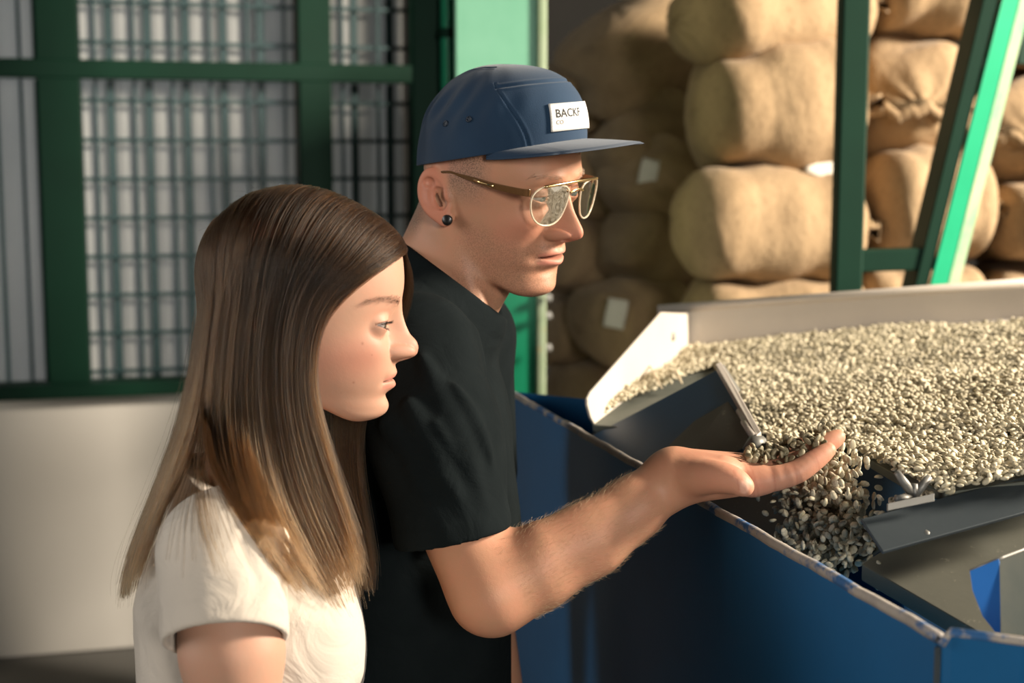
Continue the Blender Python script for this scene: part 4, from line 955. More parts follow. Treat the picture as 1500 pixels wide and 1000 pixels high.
def brows(tree, R, O, arc, n, length, rad, mat, parent, name='eyebrows', drop=0.35):
    lines = []
    for S in (-1, 1):
        for i in range(n):
            t = RNG.random(); x = np.interp(t, [0, 1], [arc[0], arc[1]]); z = arc[2] + arc[3] * math.sin(t * PI * 0.75) + RNG.normal(0, 0.0022) * (1.1 - 0.6 * t)
            h = ray_face(tree, R, O, S * x, z)
            if h is None: continue
            dirl = np.array([S * (0.55 + 0.6 * t), 0.25, 0.30 - 0.65 * t + RNG.normal(0, .12)]); dirl /= np.linalg.norm(dirl)
            dw = dirl @ np.asarray(R); s = np.linspace(0, 1, 5)[:, None]
            lines.append(h + dw * s * length - np.asarray(R)[1] * (s ** 2) * length * drop)
    return strands(name, lines, rad, mat, parent)
brows(T_MAN, RM, OM, (0.013, 0.050, 0.0185, 0.005), 75, 0.0060, 0.00012, M_BROW, man)
# arm hair
T_ARM = sub_tree(bm_, ROOT_MAN, F2, 0.24)
lines = []; axis = WR - F1; axis /= np.linalg.norm(axis)
for i in range(3200):
    t = RNG.random(); c = F1 * (1 - t) + WR * t - axis * 0.03; ang = RNG.random() * 2 * PI
    e1 = np.cross(axis, [0, 1, 0]); e1 /= np.linalg.norm(e1); e2 = np.cross(axis, e1)
    dr = e1 * math.cos(ang) + e2 * math.sin(ang)
    h = T_ARM.ray_cast(Vector(c + dr * 0.09), Vector(-dr))
    if h[0] is None: continue
    nrm = np.array(h[1]); s = np.linspace(0, 1, 5)[:, None]; ln = RNG.uniform(0.004, 0.009)
    dd = axis * 0.75 + nrm * 0.55 + RNG.normal(0, 0.25, 3); dd /= np.linalg.norm(dd)
    lines.append(np.array(h[0]) + dd * s * ln - nrm * s ** 2 * ln * 0.25)
strands('arm_hair', lines, 0.00006, hair_material('arm_hair', (0.38, 0.25, 0.14), (0.62, 0.45, 0.28), 0.5), man)
# ear plug
ep = hm((-0.0765 - 0.0062, -0.021 + 0.0165, -0.012 - 0.0262))[0]; en = np.asarray(RM)[0] * -0.92 + np.asarray(RM)[1] * 0.38
bm = bmesh.new(); bm_tube(bm, [ep - en * 0.006, ep - en * 0.004, ep + en * 0.0014, ep + en * 0.0026, ep + en * 0.0026], [0.0048, 0.0056, 0.0062, 0.0054, 0.0001], 20); 
link('ear_plug', from_bm('ear_plug', bm, True), paint('black_plug', (0.012, 0.011, 0.010), bumpy=0, rough=0.35), man, label='round black plug in the earlobe')

# T-shirt: a hollow of cloth round the torso and the right upper arm
ax_s = (HEM - SH) / np.linalg.norm(HEM - SH)
hem_n = np.cross(P(575, 808, 1.45) - P(742, 774, 1.45), CF); hem_n /= np.linalg.norm(hem_n); hem_n *= np.sign(hem_n @ ax_s)
CB, CFp = P(588, 352, 1.68), P(722, 452, 1.645)
col_n = np.cross(BT[0] + np.array([0, 0, -0.24]), CFp - CB); col_n /= np.linalg.norm(col_n); col_n *= np.sign(col_n[2])
SL = [SH + np.array([0.0, 0.0, 0.0]), P(638, 640, 1.475), HEM + hem_n * 0.03]
def folds(p):
    """drag lines from the shoulder and across the sleeve"""
    x, y, z = p; f = np.zeros_like(x)
    for (a, b, wd, am) in MAN_FOLDS:
        f = f - 1.3 * am * gauss(s_cone(p, a, b, 0, 0), wd)
    return f
MAN_FOLDS = [(P(640, 470, 1.50), P(742, 720, 1.47), 0.013, 0.006), (P(618, 520, 1.43), P(715, 735, 1.40), 0.011, 0.008), (P(690, 490, 1.52), P(756, 660, 1.55), 0.011, 0.006), (P(596, 590, 1.41), P(700, 775, 1.385), 0.011, 0.006),
             (P(706, 470, 1.56), P(748, 570, 1.58), 0.009, 0.005), (P(600, 690, 1.40), P(655, 800, 1.385), 0.010, 0.004), (P(668, 560, 1.42), P(735, 690, 1.42), 0.008, 0.006),
             (P(720, 700, 1.56), P(757, 790, 1.57), 0.012, 0.007), (P(560, 620, 1.42), P(660, 720, 1.39), 0.011, 0.005), (P(640, 620, 1.40), P(690, 700, 1.39), 0.007, 0.004), (P(600, 450, 1.58), P(560, 620, 1.46), 0.014, 0.005)]
def man_shirt(p):
    d = torso(p, 0.010)
    hemd = (p[0] - HEM[0]) * hem_n[0] + (p[1] - HEM[1]) * hem_n[1] + (p[2] - HEM[2]) * hem_n[2]
    sl = s_chain(p, SL, [0.064, 0.064, 0.0585], 0.03) + folds(p) * np.clip(-hemd / 0.12, 0, 1)
    sl = sl - 0.0012 * np.clip(1 - np.abs(hemd + 0.012) / 0.010, 0, 1) ** 0.3           # turned hem
    sl = smax(sl, hemd, 0.003)
    inner = np.maximum(s_chain(p, [SL[1], SL[2]], [0.056, 0.0545], 0.01), -(hemd + 0.07))
    sl = smax(sl, -inner, 0.002)
    d = smin(d, sl, 0.022)
    d = smin(d, s_chain(p, [LSH, LEL * 0.6 + LSH * 0.4], [0.064, 0.064], 0.03), 0.03)
    d = smin(d, s_cone(p, NKB, neck_l[1], 0.0695, 0.066), 0.035)
    cd = (p[0] - CB[0]) * col_n[0] + (p[1] - CB[1]) * col_n[1] + (p[2] - CB[2]) * col_n[2]
    nk = s_cone(p, NKB, neck_l[1], 0.11, 0.11)
    rib = np.clip(1 - np.abs(cd + 0.011) / 0.011, 0, 1) ** 0.25
    d = np.where(nk < 0.02, smax(d - 0.0012 * rib, cd, 0.003), d)
    hole = np.maximum(s_cone(p, NKB, neck_l[1], 0.0635, 0.0605), -(cd + 0.03))
    d = smax(d, -hole, 0.002)
    d = np.maximum(d, 0.78 - p[2])
    return d
v, q = sdf_mesh(man_shirt, np.array([-0.42, 1.26, 0.74]), np.array([0.06, 1.98, 1.62]), 0.0028)
link('t_shirt', fast_mesh('t_shirt', v, q), fabric('black_jersey', (0.0042, 0.0062, 0.0068), (0.006, 0.0085, 0.0092), 700, 0.3, sheen=0.0, spec=0.06, wrinkle=0.35), man, label='plain black crew neck T-shirt')
M_DENIM = fabric('black_denim', (0.012, 0.013, 0.016), (0.02, 0.022, 0.026))
def legs(p, hipc, ax_l, hw, zt, r0, r1, fw):
    d = s_ell(p, hipc, (0.16, 0.17, 0.13))
    for S in (1, -1):
        h = np.asarray(hipc) + ax_l * S * hw; k = np.array([h[0] + fw[0] * 0.02, h[1] + fw[1] * 0.02, 0.46]); a = np.array([h[0] - fw[0] * 0.01, h[1] - fw[1] * 0.01, 0.09])
        d = smin(d, s_chain(p, [h, k, a], [r0, r0 * 0.75, r1], 0.02), 0.03)
    return np.maximum(d, 0.06 - p[2])
HIPM = np.array([SPINE[3][0], SPINE[3][1], 0.84])
def trousers(person, hip, axes, hw, r0, r1, mat, nm):
    v, q = sdf_mesh(lambda p: legs(p, hip, axes[0], hw, 0.8, r0, r1, axes[1]), hip - [0.3, 0.35, 0.84], hip + [0.3, 0.35, 0.2], 0.009)
    link(nm, fast_mesh(nm, v, q), mat, person)
    for S in (1, -1):
        c = hip + axes[0] * S * hw; c[2] = 0.0
        def shoe(p):
            d = s_cone(p, c + [0, 0, 0.055] - axes[1] * 0.05, c + axes[1] * 0.15 + [0, 0, 0.038], 0.042, 0.036)
            d = smin(d, s_cone(p, c + [0, 0, 0.06], c + [0, 0, 0.11], 0.045, 0.042), 0.03)
            return np.maximum(d, 0.001 - p[2])
        v, q = sdf_mesh(shoe, c - [0.25, 0.25, 0.02], c + [0.25, 0.25, 0.2], 0.006)
        link('shoe', fast_mesh('shoe', v, q), paint('shoe_leather', (0.03, 0.028, 0.026), bumpy=0.1), person)
trousers(man, HIPM, BT, 0.085, 0.088, 0.055, M_DENIM, 'trousers')

# ------------------------------------------------------------------ cap
RC = pose(56, 3.5, 4.5); OC = P(736, 201, 1.655); _r = ray(736, 201); OC = CAM + _r * (np.dot(OM + RM[0] * -0.003 - CAM, RM[0]) / np.dot(_r, RM[0]))
print('cap depth', np.dot(OC - CAM, CF))
CA, CBK, CFN, CH = 0.0875, 0.1040, 0.1000, 0.0820
def cap_pt(phi, t, off=0.0):
    """phi 0 = front, positive to the wearer's left; t 0 rim .. 1 button"""
    phi = np.asarray(phi, float); t = np.asarray(t, float)
    c, s = np.cos(phi), np.sin(phi)
    front = np.clip(c, 0, 1)
    zr = -0.0185 * (1 - c)
    ne = 2.15 + 0.75 * front ** 1.5
    rho = np.clip(1 - t ** ne, 0, 1) ** (1 / ne)
    fold = 0.0016 * np.sin(9 * phi + 5 * t) * np.sin(3.3 * phi + 2) * t * (1 - t) * 4 * (1 - front) + 0.0013 * np.sin(17 * phi - 9 * t) * np.exp(-((t - .55) / .2) ** 2) * (1 - front)
    seam_f = np.where(t < 0.80, np.abs(np.abs(phi) - (0.73 + 0.62 * t ** 1.6)), 9)
    seam_t = np.where(np.abs(phi) < 1.15, np.abs(t - 0.80 + 0.05 * (np.abs(phi) / 1.1) ** 2) * 1.2, 9)
    lat = np.abs(np.sin(phi)) * rho
    seam_c = np.where((t > 0.72) & (c < 0.3), np.abs(lat - 0.30) * 0.9, 9)
    sd = np.minimum(np.minimum(seam_f, seam_t), seam_c)
    groove = -0.0011 * np.exp(-(sd / 0.012) ** 2) + 0.0005 * np.exp(-((sd - 0.035) / 0.014) ** 2)
    r = rho + 0
    x = CA * s * r; y = np.where(c > 0, CFN, CBK) * c * r; z = zr + (CH - zr) * t
    nrm = np.stack([s * rho / CA, c * rho / 0.1, np.clip(t, 0, 1) ** (ne - 1) / CH], -1); nrm /= np.linalg.norm(nrm, axis=-1, keepdims=True)
    return np.stack([x, y, z], -1) + nrm * (groove + fold + off)[..., None]
capr = thing('cap', 'navy blue five panel cap with flat brim and white label on the man\'s head', 'cap', tuple(OC))
M_CAP = fabric('navy_cotton', (0.0085, 0.026, 0.056), (0.011, 0.032, 0.066), 1100, 0.25, 0.85, 0.15)
nph, nt_ = 380, 110
ph = np.linspace(-PI, PI, nph, endpoint=False); tt = np.sin(np.linspace(0, PI / 2, nt_)) ; tt[-1] = 0.9995
A, B_ = np.meshgrid(ph, tt, indexing='ij')
G = cap_pt(A, B_); Gi = cap_pt(A[:, ::-1] * 1, B_[:, ::-1], -0.0016)
vv = np.concatenate([G, Gi], 1); rows = vv.shape[1]
vv = to_world(RC, OC, vv.reshape(-1, 3)); idx = np.arange(nph * rows).reshape(nph, rows)
nx = np.roll(idx, -1, 0)
f = np.stack([idx, nx, np.roll(nx, -1, 1), np.roll(idx, -1, 1)], -1).reshape(-1, 4)
link('crown', fast_mesh('crown', vv, f), M_CAP, capr)
# brim
nb_, nl_ = 61, 15
bp = np.linspace(-1.22, 1.22, nb_); prof = np.clip(np.cos(bp / 1.22 * PI / 2), 0, 1) ** 0.75
verts = []
for side in (1, -1):
    for i, a in enumerate(bp):
        base = cap_pt(a, 0.0) + np.array([0, 0, 0.001])
        inner = base * np.array([0.97, 0.97, 1])
        dirv = np.array([math.sin(a) * 0.30, 1.0, 0]); dirv /= np.linalg.norm(dirv)
        for j in range(nl_):
            s = j / (nl_ - 1); pt = inner + dirv * 0.079 * prof[i] * s
            edge = math.sqrt(max(0, 1 - max(0, (s - 0.93) / 0.07) ** 2)) if prof[i] > 0.05 else 0.3
            pt[2] += -0.35 * pt[0] ** 2 * s + 0.004 * s * (1 - abs(a)) - 0.010 * s * s * 0.3 + side * 0.0016 * edge
            verts.append(pt)
verts = to_world(RC, OC, np.array(verts)); idx = np.arange(2 * nb_ * nl_).reshape(2, nb_, nl_); fs = []
fs.append(np.stack([idx[0, :-1, :-1], idx[0, :-1, 1:], idx[0, 1:, 1:], idx[0, 1:, :-1]], -1).reshape(-1, 4))
fs.append(np.stack([idx[1, :-1, :-1], idx[1, 1:, :-1], idx[1, 1:, 1:], idx[1, :-1, 1:]], -1).reshape(-1, 4))
for j in (0, nl_ - 1): fs.append(np.stack([idx[0, :-1, j], idx[1, :-1, j], idx[1, 1:, j], idx[0, 1:, j]], -1).reshape(-1, 4))
for i in (0, nb_ - 1): fs.append(np.stack([idx[0, i, :-1], idx[0, i, 1:], idx[1, i, 1:], idx[1, i, :-1]], -1).reshape(-1, 4))
mb = fast_mesh('brim', verts, np.concatenate(fs)); bm = bmesh.new(); bm.from_mesh(mb); bmesh.ops.recalc_face_normals(bm, faces=bm.faces); bm.to_mesh(mb); bm.free()
link('brim', mb, M_CAP, capr, label='stiff navy brim')
# label and its print
def lab_pt(u, w, off):
    """u along the label (wearer's right to left), w up, in metres"""
    return cap_pt(u / 0.0965, 0.17 + w / (CH + 0.004), off)
LW, LH = 0.088, 0.030
gu, gw = np.linspace(-LW / 2, LW / 2, 40), np.linspace(0, LH, 10); GU, GW = np.meshgrid(gu, gw, indexing='ij')
top = lab_pt(GU, GW, 0.0024 + 0 * GU); bot = lab_pt(GU, GW, 0.0006 + 0 * GU)
def slab(a, b):
    n, m_ = a.shape[:2]; idx = np.arange(2 * n * m_).reshape(2, n, m_); fs = []
    fs.append(np.stack([idx[0, :-1, :-1], idx[0, 1:, :-1], idx[0, 1:, 1:], idx[0, :-1, 1:]], -1).reshape(-1, 4)); fs.append(fs[0][:, ::-1] + n * m_)
    for j in (0, m_ - 1): fs.append(np.stack([idx[0, :-1, j], idx[1, :-1, j], idx[1, 1:, j], idx[0, 1:, j]], -1).reshape(-1, 4))
    for i in (0, n - 1): fs.append(np.stack([idx[0, i, :-1], idx[0, i, 1:], idx[1, i, 1:], idx[1, i, :-1]], -1).reshape(-1, 4))
    return np.concatenate([a.reshape(-1, 3), b.reshape(-1, 3)]), np.concatenate(fs)
vv, f = slab(top, bot)
ml = fast_mesh('label', to_world(RC, OC, vv), f, False); lab = link('label_patch', ml, fabric('label_cloth', (0.66, 0.64, 0.60), (0.60, 0.58, 0.55), 1500, 0.1), capr, label='white woven label on the front of the cap')
def text_mesh(s, size):
    c = bpy.data.curves.new('t', 'FONT'); c.body = s; c.size = size; c.resolution_u = 3; c.extrude = 0; c.offset = size * 0.012
    o = bpy.data.objects.new('t', c); COL.objects.link(o); dg = bpy.context.evaluated_depsgraph_get(); dg.update()
    m = bpy.data.meshes.new_from_object(o.evaluated_get(dg)); bpy.data.objects.remove(o); return m
M_PRINT = paint('label_print', (0.015, 0.014, 0.014), bumpy=0, rough=0.8)
M_PRINT2 = paint('label_print_pale', (0.22, 0.19, 0.17), bumpy=0, rough=0.8)
def lettering(s, size, u0, w0, mat, stretch=1.0):
    m = text_mesh(s, size); v = coords(m)
    bm = bmesh.new(); bm.from_mesh(m); bmesh.ops.subdivide_edges(bm, edges=[e for e in bm.edges if e.calc_length() > 0.002], cuts=2); bm.to_mesh(m); bm.free(); v = coords(m)
    pt = lab_pt(u0 + v[:, 0] * stretch, w0 + v[:, 1], 0.00265 + 0 * v[:, 0]); m.vertices.foreach_set('co', to_world(RC, OC, pt).astype(np.float32).ravel()); m.update()
    link('lettering', m, mat, lab)
lettering('BACKF', 0.0125, -LW / 2 + 0.0065, 0.0150, M_PRINT, 1.12)
lettering('CO', 0.0065, -LW / 2 + 0.0065, 0.0075, M_PRINT2, 1.1)
for a, t in ((-1.45, 0.42), (-1.80, 0.40)):
    c = to_world(RC, OC, cap_pt(a, t, np.array(0.0006))); c2 = to_world(RC, OC, cap_pt(a, t, np.array(0.003))); n = (c2 - c) / np.linalg.norm(c2 - c)
    bm = bmesh.new(); e1 = np.cross(n, [0, 0, 1]); e1 /= np.linalg.norm(e1); e2 = np.cross(n, e1)
    bm_tube(bm, [c + (e1 * math.cos(q) + e2 * math.sin(q)) * 0.0028 for q in np.linspace(0, 2 * PI, 17)], 0.0009, 6)
    bmesh.ops.create_circle(bm, cap_ends=True, segments=12, radius=0.0024, matrix=Matrix.Translation(c) @ Vector((0, 0, 1)).rotation_difference(Vector(n)).to_matrix().to_4x4())
    link('eyelet', from_bm('eyelet', bm, True), paint('eyelet_thread', (0.006, 0.014, 0.030), bumpy=0), capr)

# ------------------------------------------------------------------ eyeglasses
gl = thing('eyeglasses', 'clear and gold aviator eyeglasses with brown temples on the man\'s face', 'eyeglasses', tuple(hm((0, 0.1, 0))[0]))
def clear_mat(name, tint_, refl, alpha):
    m, nt, b = nodes(name); out = nt.nodes['Material Output']
    tr = N(nt, 'ShaderNodeBsdfTransparent'); tr.inputs[0].default_value = (*tint_, 1); gs = N(nt, 'ShaderNodeBsdfGlossy'); gs.inputs['Roughness'].default_value = 0.04
    fr_ = N(nt, 'ShaderNodeFresnel'); fr_.inputs[0].default_value = 1.5
    ad = N(nt, 'ShaderNodeMath', operation='MULTIPLY_ADD'); nt.links.new(fr_.outputs[0], ad.inputs[0]); ad.inputs[1].default_value = refl; ad.inputs[2].default_value = alpha
    mx = N(nt, 'ShaderNodeMixShader'); nt.links.new(ad.outputs[0], mx.inputs[0]); nt.links.new(tr.outputs[0], mx.inputs[1]); nt.links.new(gs.outputs[0], mx.inputs[2])
    nt.links.new(mx.outputs[0], out.inputs['Surface']); nt.nodes.remove(b); return m
def acetate(name, col, tw):
    m, nt, b = nodes(name); b.inputs['Base Color'].default_value = (*col, 1); b.inputs['Roughness'].default_value = 0.15; b.inputs['Transmission Weight'].default_value = tw; b.inputs['IOR'].default_value = 1.3
    b.inputs['Coat Weight'].default_value = 0.5; return m
M_LENS = clear_mat('lens_glass', (0.96, 0.95, 0.92), 0.9, 0.04)
M_RIM = acetate('champagne_acetate', (0.78, 0.68, 0.52), 0.45); M_TEMP = acetate('brown_acetate', (0.11, 0.055, 0.022), 0.08)
M_GOLD, _nt, _b = nodes('gold_metal'); _b.inputs['Base Color'].default_value = (0.85, 0.60, 0.28, 1); _b.inputs['Metallic'].default_value = 1; _b.inputs['Roughness'].default_value = 0.22
LZ = -0.0015
def gfront(x, z): return np.stack([x, 0.1075 - 3.2 * x * x + 0.10 * (z - LZ), z], -1)
oc = smooth_curve([(-0.0130, 0.010), (-0.020, 0.0150), (-0.036, 0.0170), (-0.054, 0.0150), (-0.0635, 0.0070), (-0.0640, -0.006), (-0.058, -0.0195), (-0.047, -0.0272), (-0.032, -0.0278), (-0.0208, -0.0215), (-0.0145, -0.009), (-0.0120, 0.003), (-0.0130, 0.010)], 61)
def sweep_rect(path, nrm, wdt, thk):
    """closed or open ribbon of rectangular section along path; nrm = outward direction of its width"""
    out = []
    return out
for S in (-1, 1):
    o2 = oc.copy(); o2[:, 0] *= -S; o2[:, 1] += LZ
    pth = gfront(o2[:, 0], o2[:, 1]); c0 = pth.mean(0)
    bm = bmesh.new(); bm_tube(bm, [to_world(RM, OM, q_) for q_ in pth], 0.0011, 8, False); link('rim', from_bm('rim', bm, True), M_RIM, gl, label='clear champagne lens rim')
    ring = [0.30, 0.62, 0.985]; vs_ = [c0]; 
    for r_ in ring: vs_ += [c0 + (q_ - c0) * r_ + np.array([0, 0.0012 * (1 - r_ ** 2), 0]) for q_ in pth[:-1]]
    vs_[0] = c0 + np.array([0, 0.0014, 0]); n_ = len(pth) - 1; fc = [(0, 1 + (i + 1) % n_, 1 + i) for i in range(n_)]
    for k in range(2): fc += [(1 + k * n_ + i, 1 + k * n_ + (i + 1) % n_, 1 + (k + 1) * n_ + (i + 1) % n_, 1 + (k + 1) * n_ + i) for i in range(n_)]
    link('lens', mesh('lens', to_world(RM, OM, vs_), fc, True), M_LENS, gl, label='clear lens')
    # temple: flat arm, brown in front, thin over the ear
    pts = smooth_curve([(S * 0.0655, 0.0930, LZ + 0.0095), (S * 0.0725, 0.083, LZ + 0.0100), (S * 0.0775, 0.050, LZ + 0.0115), (S * 0.0790, 0.010, LZ + 0.0150), (S * 0.0800, -0.010, LZ + 0.0165), (S * 0.0800, -0.034, LZ + 0.008), (S * 0.079, -0.046, LZ - 0.015)], 29)
    hh = np.interp(np.arange(29), [0, 6, 12, 16, 28], [0.0042, 0.0036, 0.0028, 0.0015, 0.0014]); tw = np.interp(np.arange(29), [0, 10, 16, 28], [0.0016, 0.0015, 0.0011, 0.0012])
    vs_ = []
    for i, q_ in enumerate(pts):
        for du, dw in ((-1, -1), (1, -1), (1, 1), (-1, 1)): vs_.append(q_ + np.array([du * tw[i], 0, dw * hh[i]]))
    fc = []
    for i in range(28):
        for k in range(4): fc.append((i * 4 + k, i * 4 + (k + 1) % 4, (i + 1) * 4 + (k + 1) % 4, (i + 1) * 4 + k))
    fc += [(0, 1, 2, 3), (112, 115, 114, 113)]
    bm = bmesh.new(); mm_ = mesh('temple', to_world(RM, OM, vs_), fc); bm.from_mesh(mm_); bmesh.ops.recalc_face_normals(bm, faces=bm.faces); bevel_all(bm, 0.0005, 2); bm.to_mesh(mm_); bm.free()
    tp = link('temple', mm_, M_TEMP, gl, label='translucent brown temple')
    hx = pts[9]; bm = bmesh.new(); bm_tube(bm, [to_world(RM, OM, pts[i_] + np.array([S * 0.0016, 0, 0])) for i_ in (9, 10, 11, 12)], 0.0011, 8); link('inlay', from_bm('inlay', bm, True), M_GOLD, tp, label='gold inlay')
xb = np.linspace(-0.052, 0.052, 25); bar = gfront(xb, LZ + 0.0195 - 1.2 * xb ** 2); bar[:, 1] += 0.0012
bm = bmesh.new(); bm_tube(bm, to_world(RM, OM, bar), 0.0017, 10); link('brow_bar', from_bm('brow_bar', bm, True), M_GOLD, gl, label='gold brow bar')
xb = np.linspace(-0.0125, 0.0125, 11); bar = gfront(xb, LZ + 0.0075 + 0.003 * (1 - (xb / 0.0125) ** 2)); bar[:, 1] += 0.0022
bm = bmesh.new(); bm_tube(bm, to_world(RM, OM, bar), 0.0014, 10); link('bridge', from_bm('bridge', bm, True), M_GOLD, gl, label='gold bridge')
# ------------------------------------------------------------------ the girl
ROOT_GIRL = (-0.34, 1.37, 0.0)
girl = thing('person', 'girl with long brown hair in cream T-shirt, in profile beside the man', 'person', ROOT_GIRL)
GD = 1.385
RG = pose(90.5, 4.0, 0.0); OG = P(590, 455, GD) - np.array([0, 0.0955, 0.0]) @ RG
hg = lambda *q: to_world(RG, OG, np.array(q, float))
lo_g = to_local(RG, OG); _gf = head_field(GIRL)
NG = P(372, 705, 1.39); BG = pose(88, 0, 0)
neck_g = np.vstack([NG[None], hg(0, -0.030, -0.055)])
SHG = P(322, 812, 1.228); ELG = P(352, 1120, 1.215); WRG = P(395, 1400, 1.235)
LSG = NG + BG[0] * 0.122 + BG[2] * -0.075 - BG[1] * 0.02; LEG = LSG + np.array([-0.03, 0.0, -0.25]); LWG = LEG + np.array([0.03, -0.01, -0.22])
def girl_head_field(p):
    d = _gf(lo_g(p)); d = smin(d, s_cone(p, neck_g[0], neck_g[1], 0.052, 0.046), 0.02)
    return smin(d, s_cone(p, hg(-0.055, -0.02, -0.05), P(455, 742, 1.345), 0.009, 0.008), 0.014)
SPG = [P(366, 775, 1.385), P(362, 880, 1.385), P(368, 1020, 1.385), P(365, 1220, 1.385)]
lo_gt = to_local(BG, NG)
def torso_g(p, grow=0.0):
    q = lo_gt(p); sx = 0.76; qs = (q[0] * sx, q[1], q[2])
    pts = [(np.asarray(s) - NG) @ BG.T * (sx, 1, 1) for s in SPG]
    d = s_chain(qs, pts, [0.066 + grow, 0.086 + grow, 0.084 + grow, 0.088 + grow], 0.05)
    for S in (1, -1):
        d = smin(d, s_cone(p, NG + BG[2] * -0.022, NG + BG[0] * S * 0.125 + BG[2] * -0.062, 0.036 + grow, 0.040 + grow), 0.03)
        d = smin(d, s_ell(p, P(452, 945, 1.385 - S * 0.06), (0.040 + grow, 0.044 + grow, 0.050 + grow)), 0.05)
    return d
hw_g = np.array([0, 0, -1.0])
_gh = hand_parts(WRG, np.array([0.08, 0, -1.0]), np.array([0.0, 1.0, 0]), np.array([1.0, 0, 0.0]), 0.88)
_gl = hand_parts(LWG, np.array([0.08, 0, -1.0]), np.array([0.0, -1.0, 0]), np.array([1.0, 0, 0.0]), 0.88)
def girl_arm(p):
    d = s_chain(p, [SHG, P(340, 955, 1.215), ELG, WRG], [0.0435, 0.0405, 0.033, 0.021], 0.02); return smin(d, hand_field(p, _gh), 0.012)
def girl_left(p):
    d = s_chain(p, [LSG, LEG, LWG], [0.042, 0.035, 0.022], 0.02); return smin(d, hand_field(p, _gl), 0.012)
parts = []
v, q = sdf_mesh(girl_head_field, OG - [0.16, 0.12, 0.26], OG + [0.14, 0.12, 0.14], 0.00125); parts.append(fast_mesh('a', v, q))
v, q = sdf_mesh(lambda p: torso_g(p, -0.016), SPG[3] - [0.2, 0.25, 0.1], NG + [0.2, 0.25, 0.1], 0.007); parts.append(fast_mesh('a', v, q))
v, q = sdf_mesh(girl_arm, np.minimum(SHG, WRG) - [0.08, 0.08, 0.20], np.maximum(SHG, WRG) + [0.08, 0.08, 0.07], 0.0025); parts.append(fast_mesh('a', v, q))
v, q = sdf_mesh(girl_left, np.minimum(LSG, LWG) - [0.08, 0.08, 0.20], np.maximum(LSG, LWG) + [0.08, 0.08, 0.07], 0.004); parts.append(fast_mesh('a', v, q))
bg_ = union(parts, 'girl_body')
T_GIRL = sub_tree(bg_, (0, 0, 0), OG, 0.2)
V = coords(bg_); L = np.stack(lo_g(tuple(V.T)), 1); ax = np.abs(L[:, 0])
tone = np.tile(np.array([0.375, 0.215, 0.146], np.float32), (len(V), 1)); inhead = (np.linalg.norm(L - [0, 0, -0.02], axis=1) < 0.16); stub = np.zeros(len(V), np.float32)
tint(0.55 * gauss(ax - 0.050, 0.020) * gauss(L[:, 2] + 0.042, 0.020) * (L[:, 1] > 0.02), (0.375, 0.14, 0.095))
tint(0.55 * gauss(ax, 0.014) * gauss(L[:, 2] + 0.035, 0.012) * (L[:, 1] > 0.09), (0.375, 0.15, 0.10))
tint(0.45 * gauss(ax - 0.030, 0.013) * gauss(L[:, 2] + 0.003, 0.007) * (L[:, 1] > 0.05), (0.52, 0.26, 0.18))
zl = -0.0672 - 0.0014 * (ax / 0.0205) ** 2
wlip = np.sqrt(np.clip(1 - (ax / 0.0225) ** 2, 0.02, 1))
lipu = gauss((L[:, 2] - (zl + 0.0032)) / (0.0036 * wlip), 1.0); lipl = gauss((L[:, 2] - (zl - 0.0050)) / (0.0048 * wlip), 1.0)
tint(0.8 * np.maximum(lipu, lipl) * (ax < 0.0215) * (L[:, 1] > 0.055), (0.40, 0.15, 0.11))
tint(0.75 * gauss(L[:, 2] - zl, 0.0011) * (ax < 0.0205) * (L[:, 1] > 0.055), (0.18, 0.06, 0.05))
ex_, ey_, ez_, er_ = GIRL['eye']; zu_, zd_, hw_e, li_ = GIRL['lids']
dx_ = ax - ex_; dz_ = L[:, 2] - ez_; tq = np.clip(1 - (dx_ / hw_e) ** 2, 0, 1); near_eye = (np.abs(dx_) < hw_e + 0.001) * (np.linalg.norm(np.stack([dx_, L[:, 1] - ey_, dz_], 1), axis=1) < er_ + 0.005)
tint(0.9 * gauss(dz_ - (zu_ * tq ** 0.75 + li_ * dx_) - 0.0006, 0.0010) * near_eye, (0.030, 0.015, 0.012))
tint(0.55 * gauss(dz_ - (zd_ * tq ** 0.9 + li_ * dx_) + 0.0004, 0.0008) * near_eye, (0.10, 0.045, 0.035))
bw = 0.0085 + 0.0060 * np.sin(np.clip((ax - 0.013) / 0.043, 0, 1) * PI * 0.75)
tint(0.38 * gauss(L[:, 2] - bw, 0.0026) * np.clip((ax - 0.010) / 0.004, 0, 1) * np.clip((0.058 - ax) / 0.008, 0, 1) * (L[:, 1] > 0.03), (0.11, 0.055, 0.035))
# scalp under the hair
edge = 0.060 - 0.9 * np.clip(0.055 - L[:, 2], 0, 0.2) 
scalp = np.clip((0.052 - L[:, 1] + 0.55 * (L[:, 2] - 0.052) * (L[:, 2] < 0.06) + np.clip(L[:, 2] - 0.062, 0, 1) * 3) / 0.006, 0, 1) * (L[:, 2] > -0.035)
tint(scalp, (0.030, 0.018, 0.011))
for (u_, v_, r_) in ((531, 503, 0.0012), (518, 560, 0.0011), (557, 497, 0.0006), (570, 492, 0.0006), (545, 520, 0.0005), (500, 575, 0.0006)):
    h = T_GIRL.ray_cast(Vector(CAM), Vector(ray(u_, v_)))
    if h[0] is not None: tint(0.75 * gauss(np.linalg.norm(V - np.array(h[0]), axis=1), r_), (0.16, 0.07, 0.045))
color_attr(bg_, 'tone', tone); float_attr(bg_, 'stubble', stub)
link('body', bg_, skin_material('young_skin', 0.22, 0.15, 0.55), girl)
for S in (-1, 1):
    ex, ey, ez, er = GIRL['eye']; eyeball('eye', RG, OG, (S * ex, ey, ez), er, (0.0, 1, -0.22), girl, (0.05, 0.035, 0.025))
M_BROW2 = hair_material('girl_brow_hair', (0.10, 0.055, 0.035), (0.24, 0.14, 0.09), 0.6)
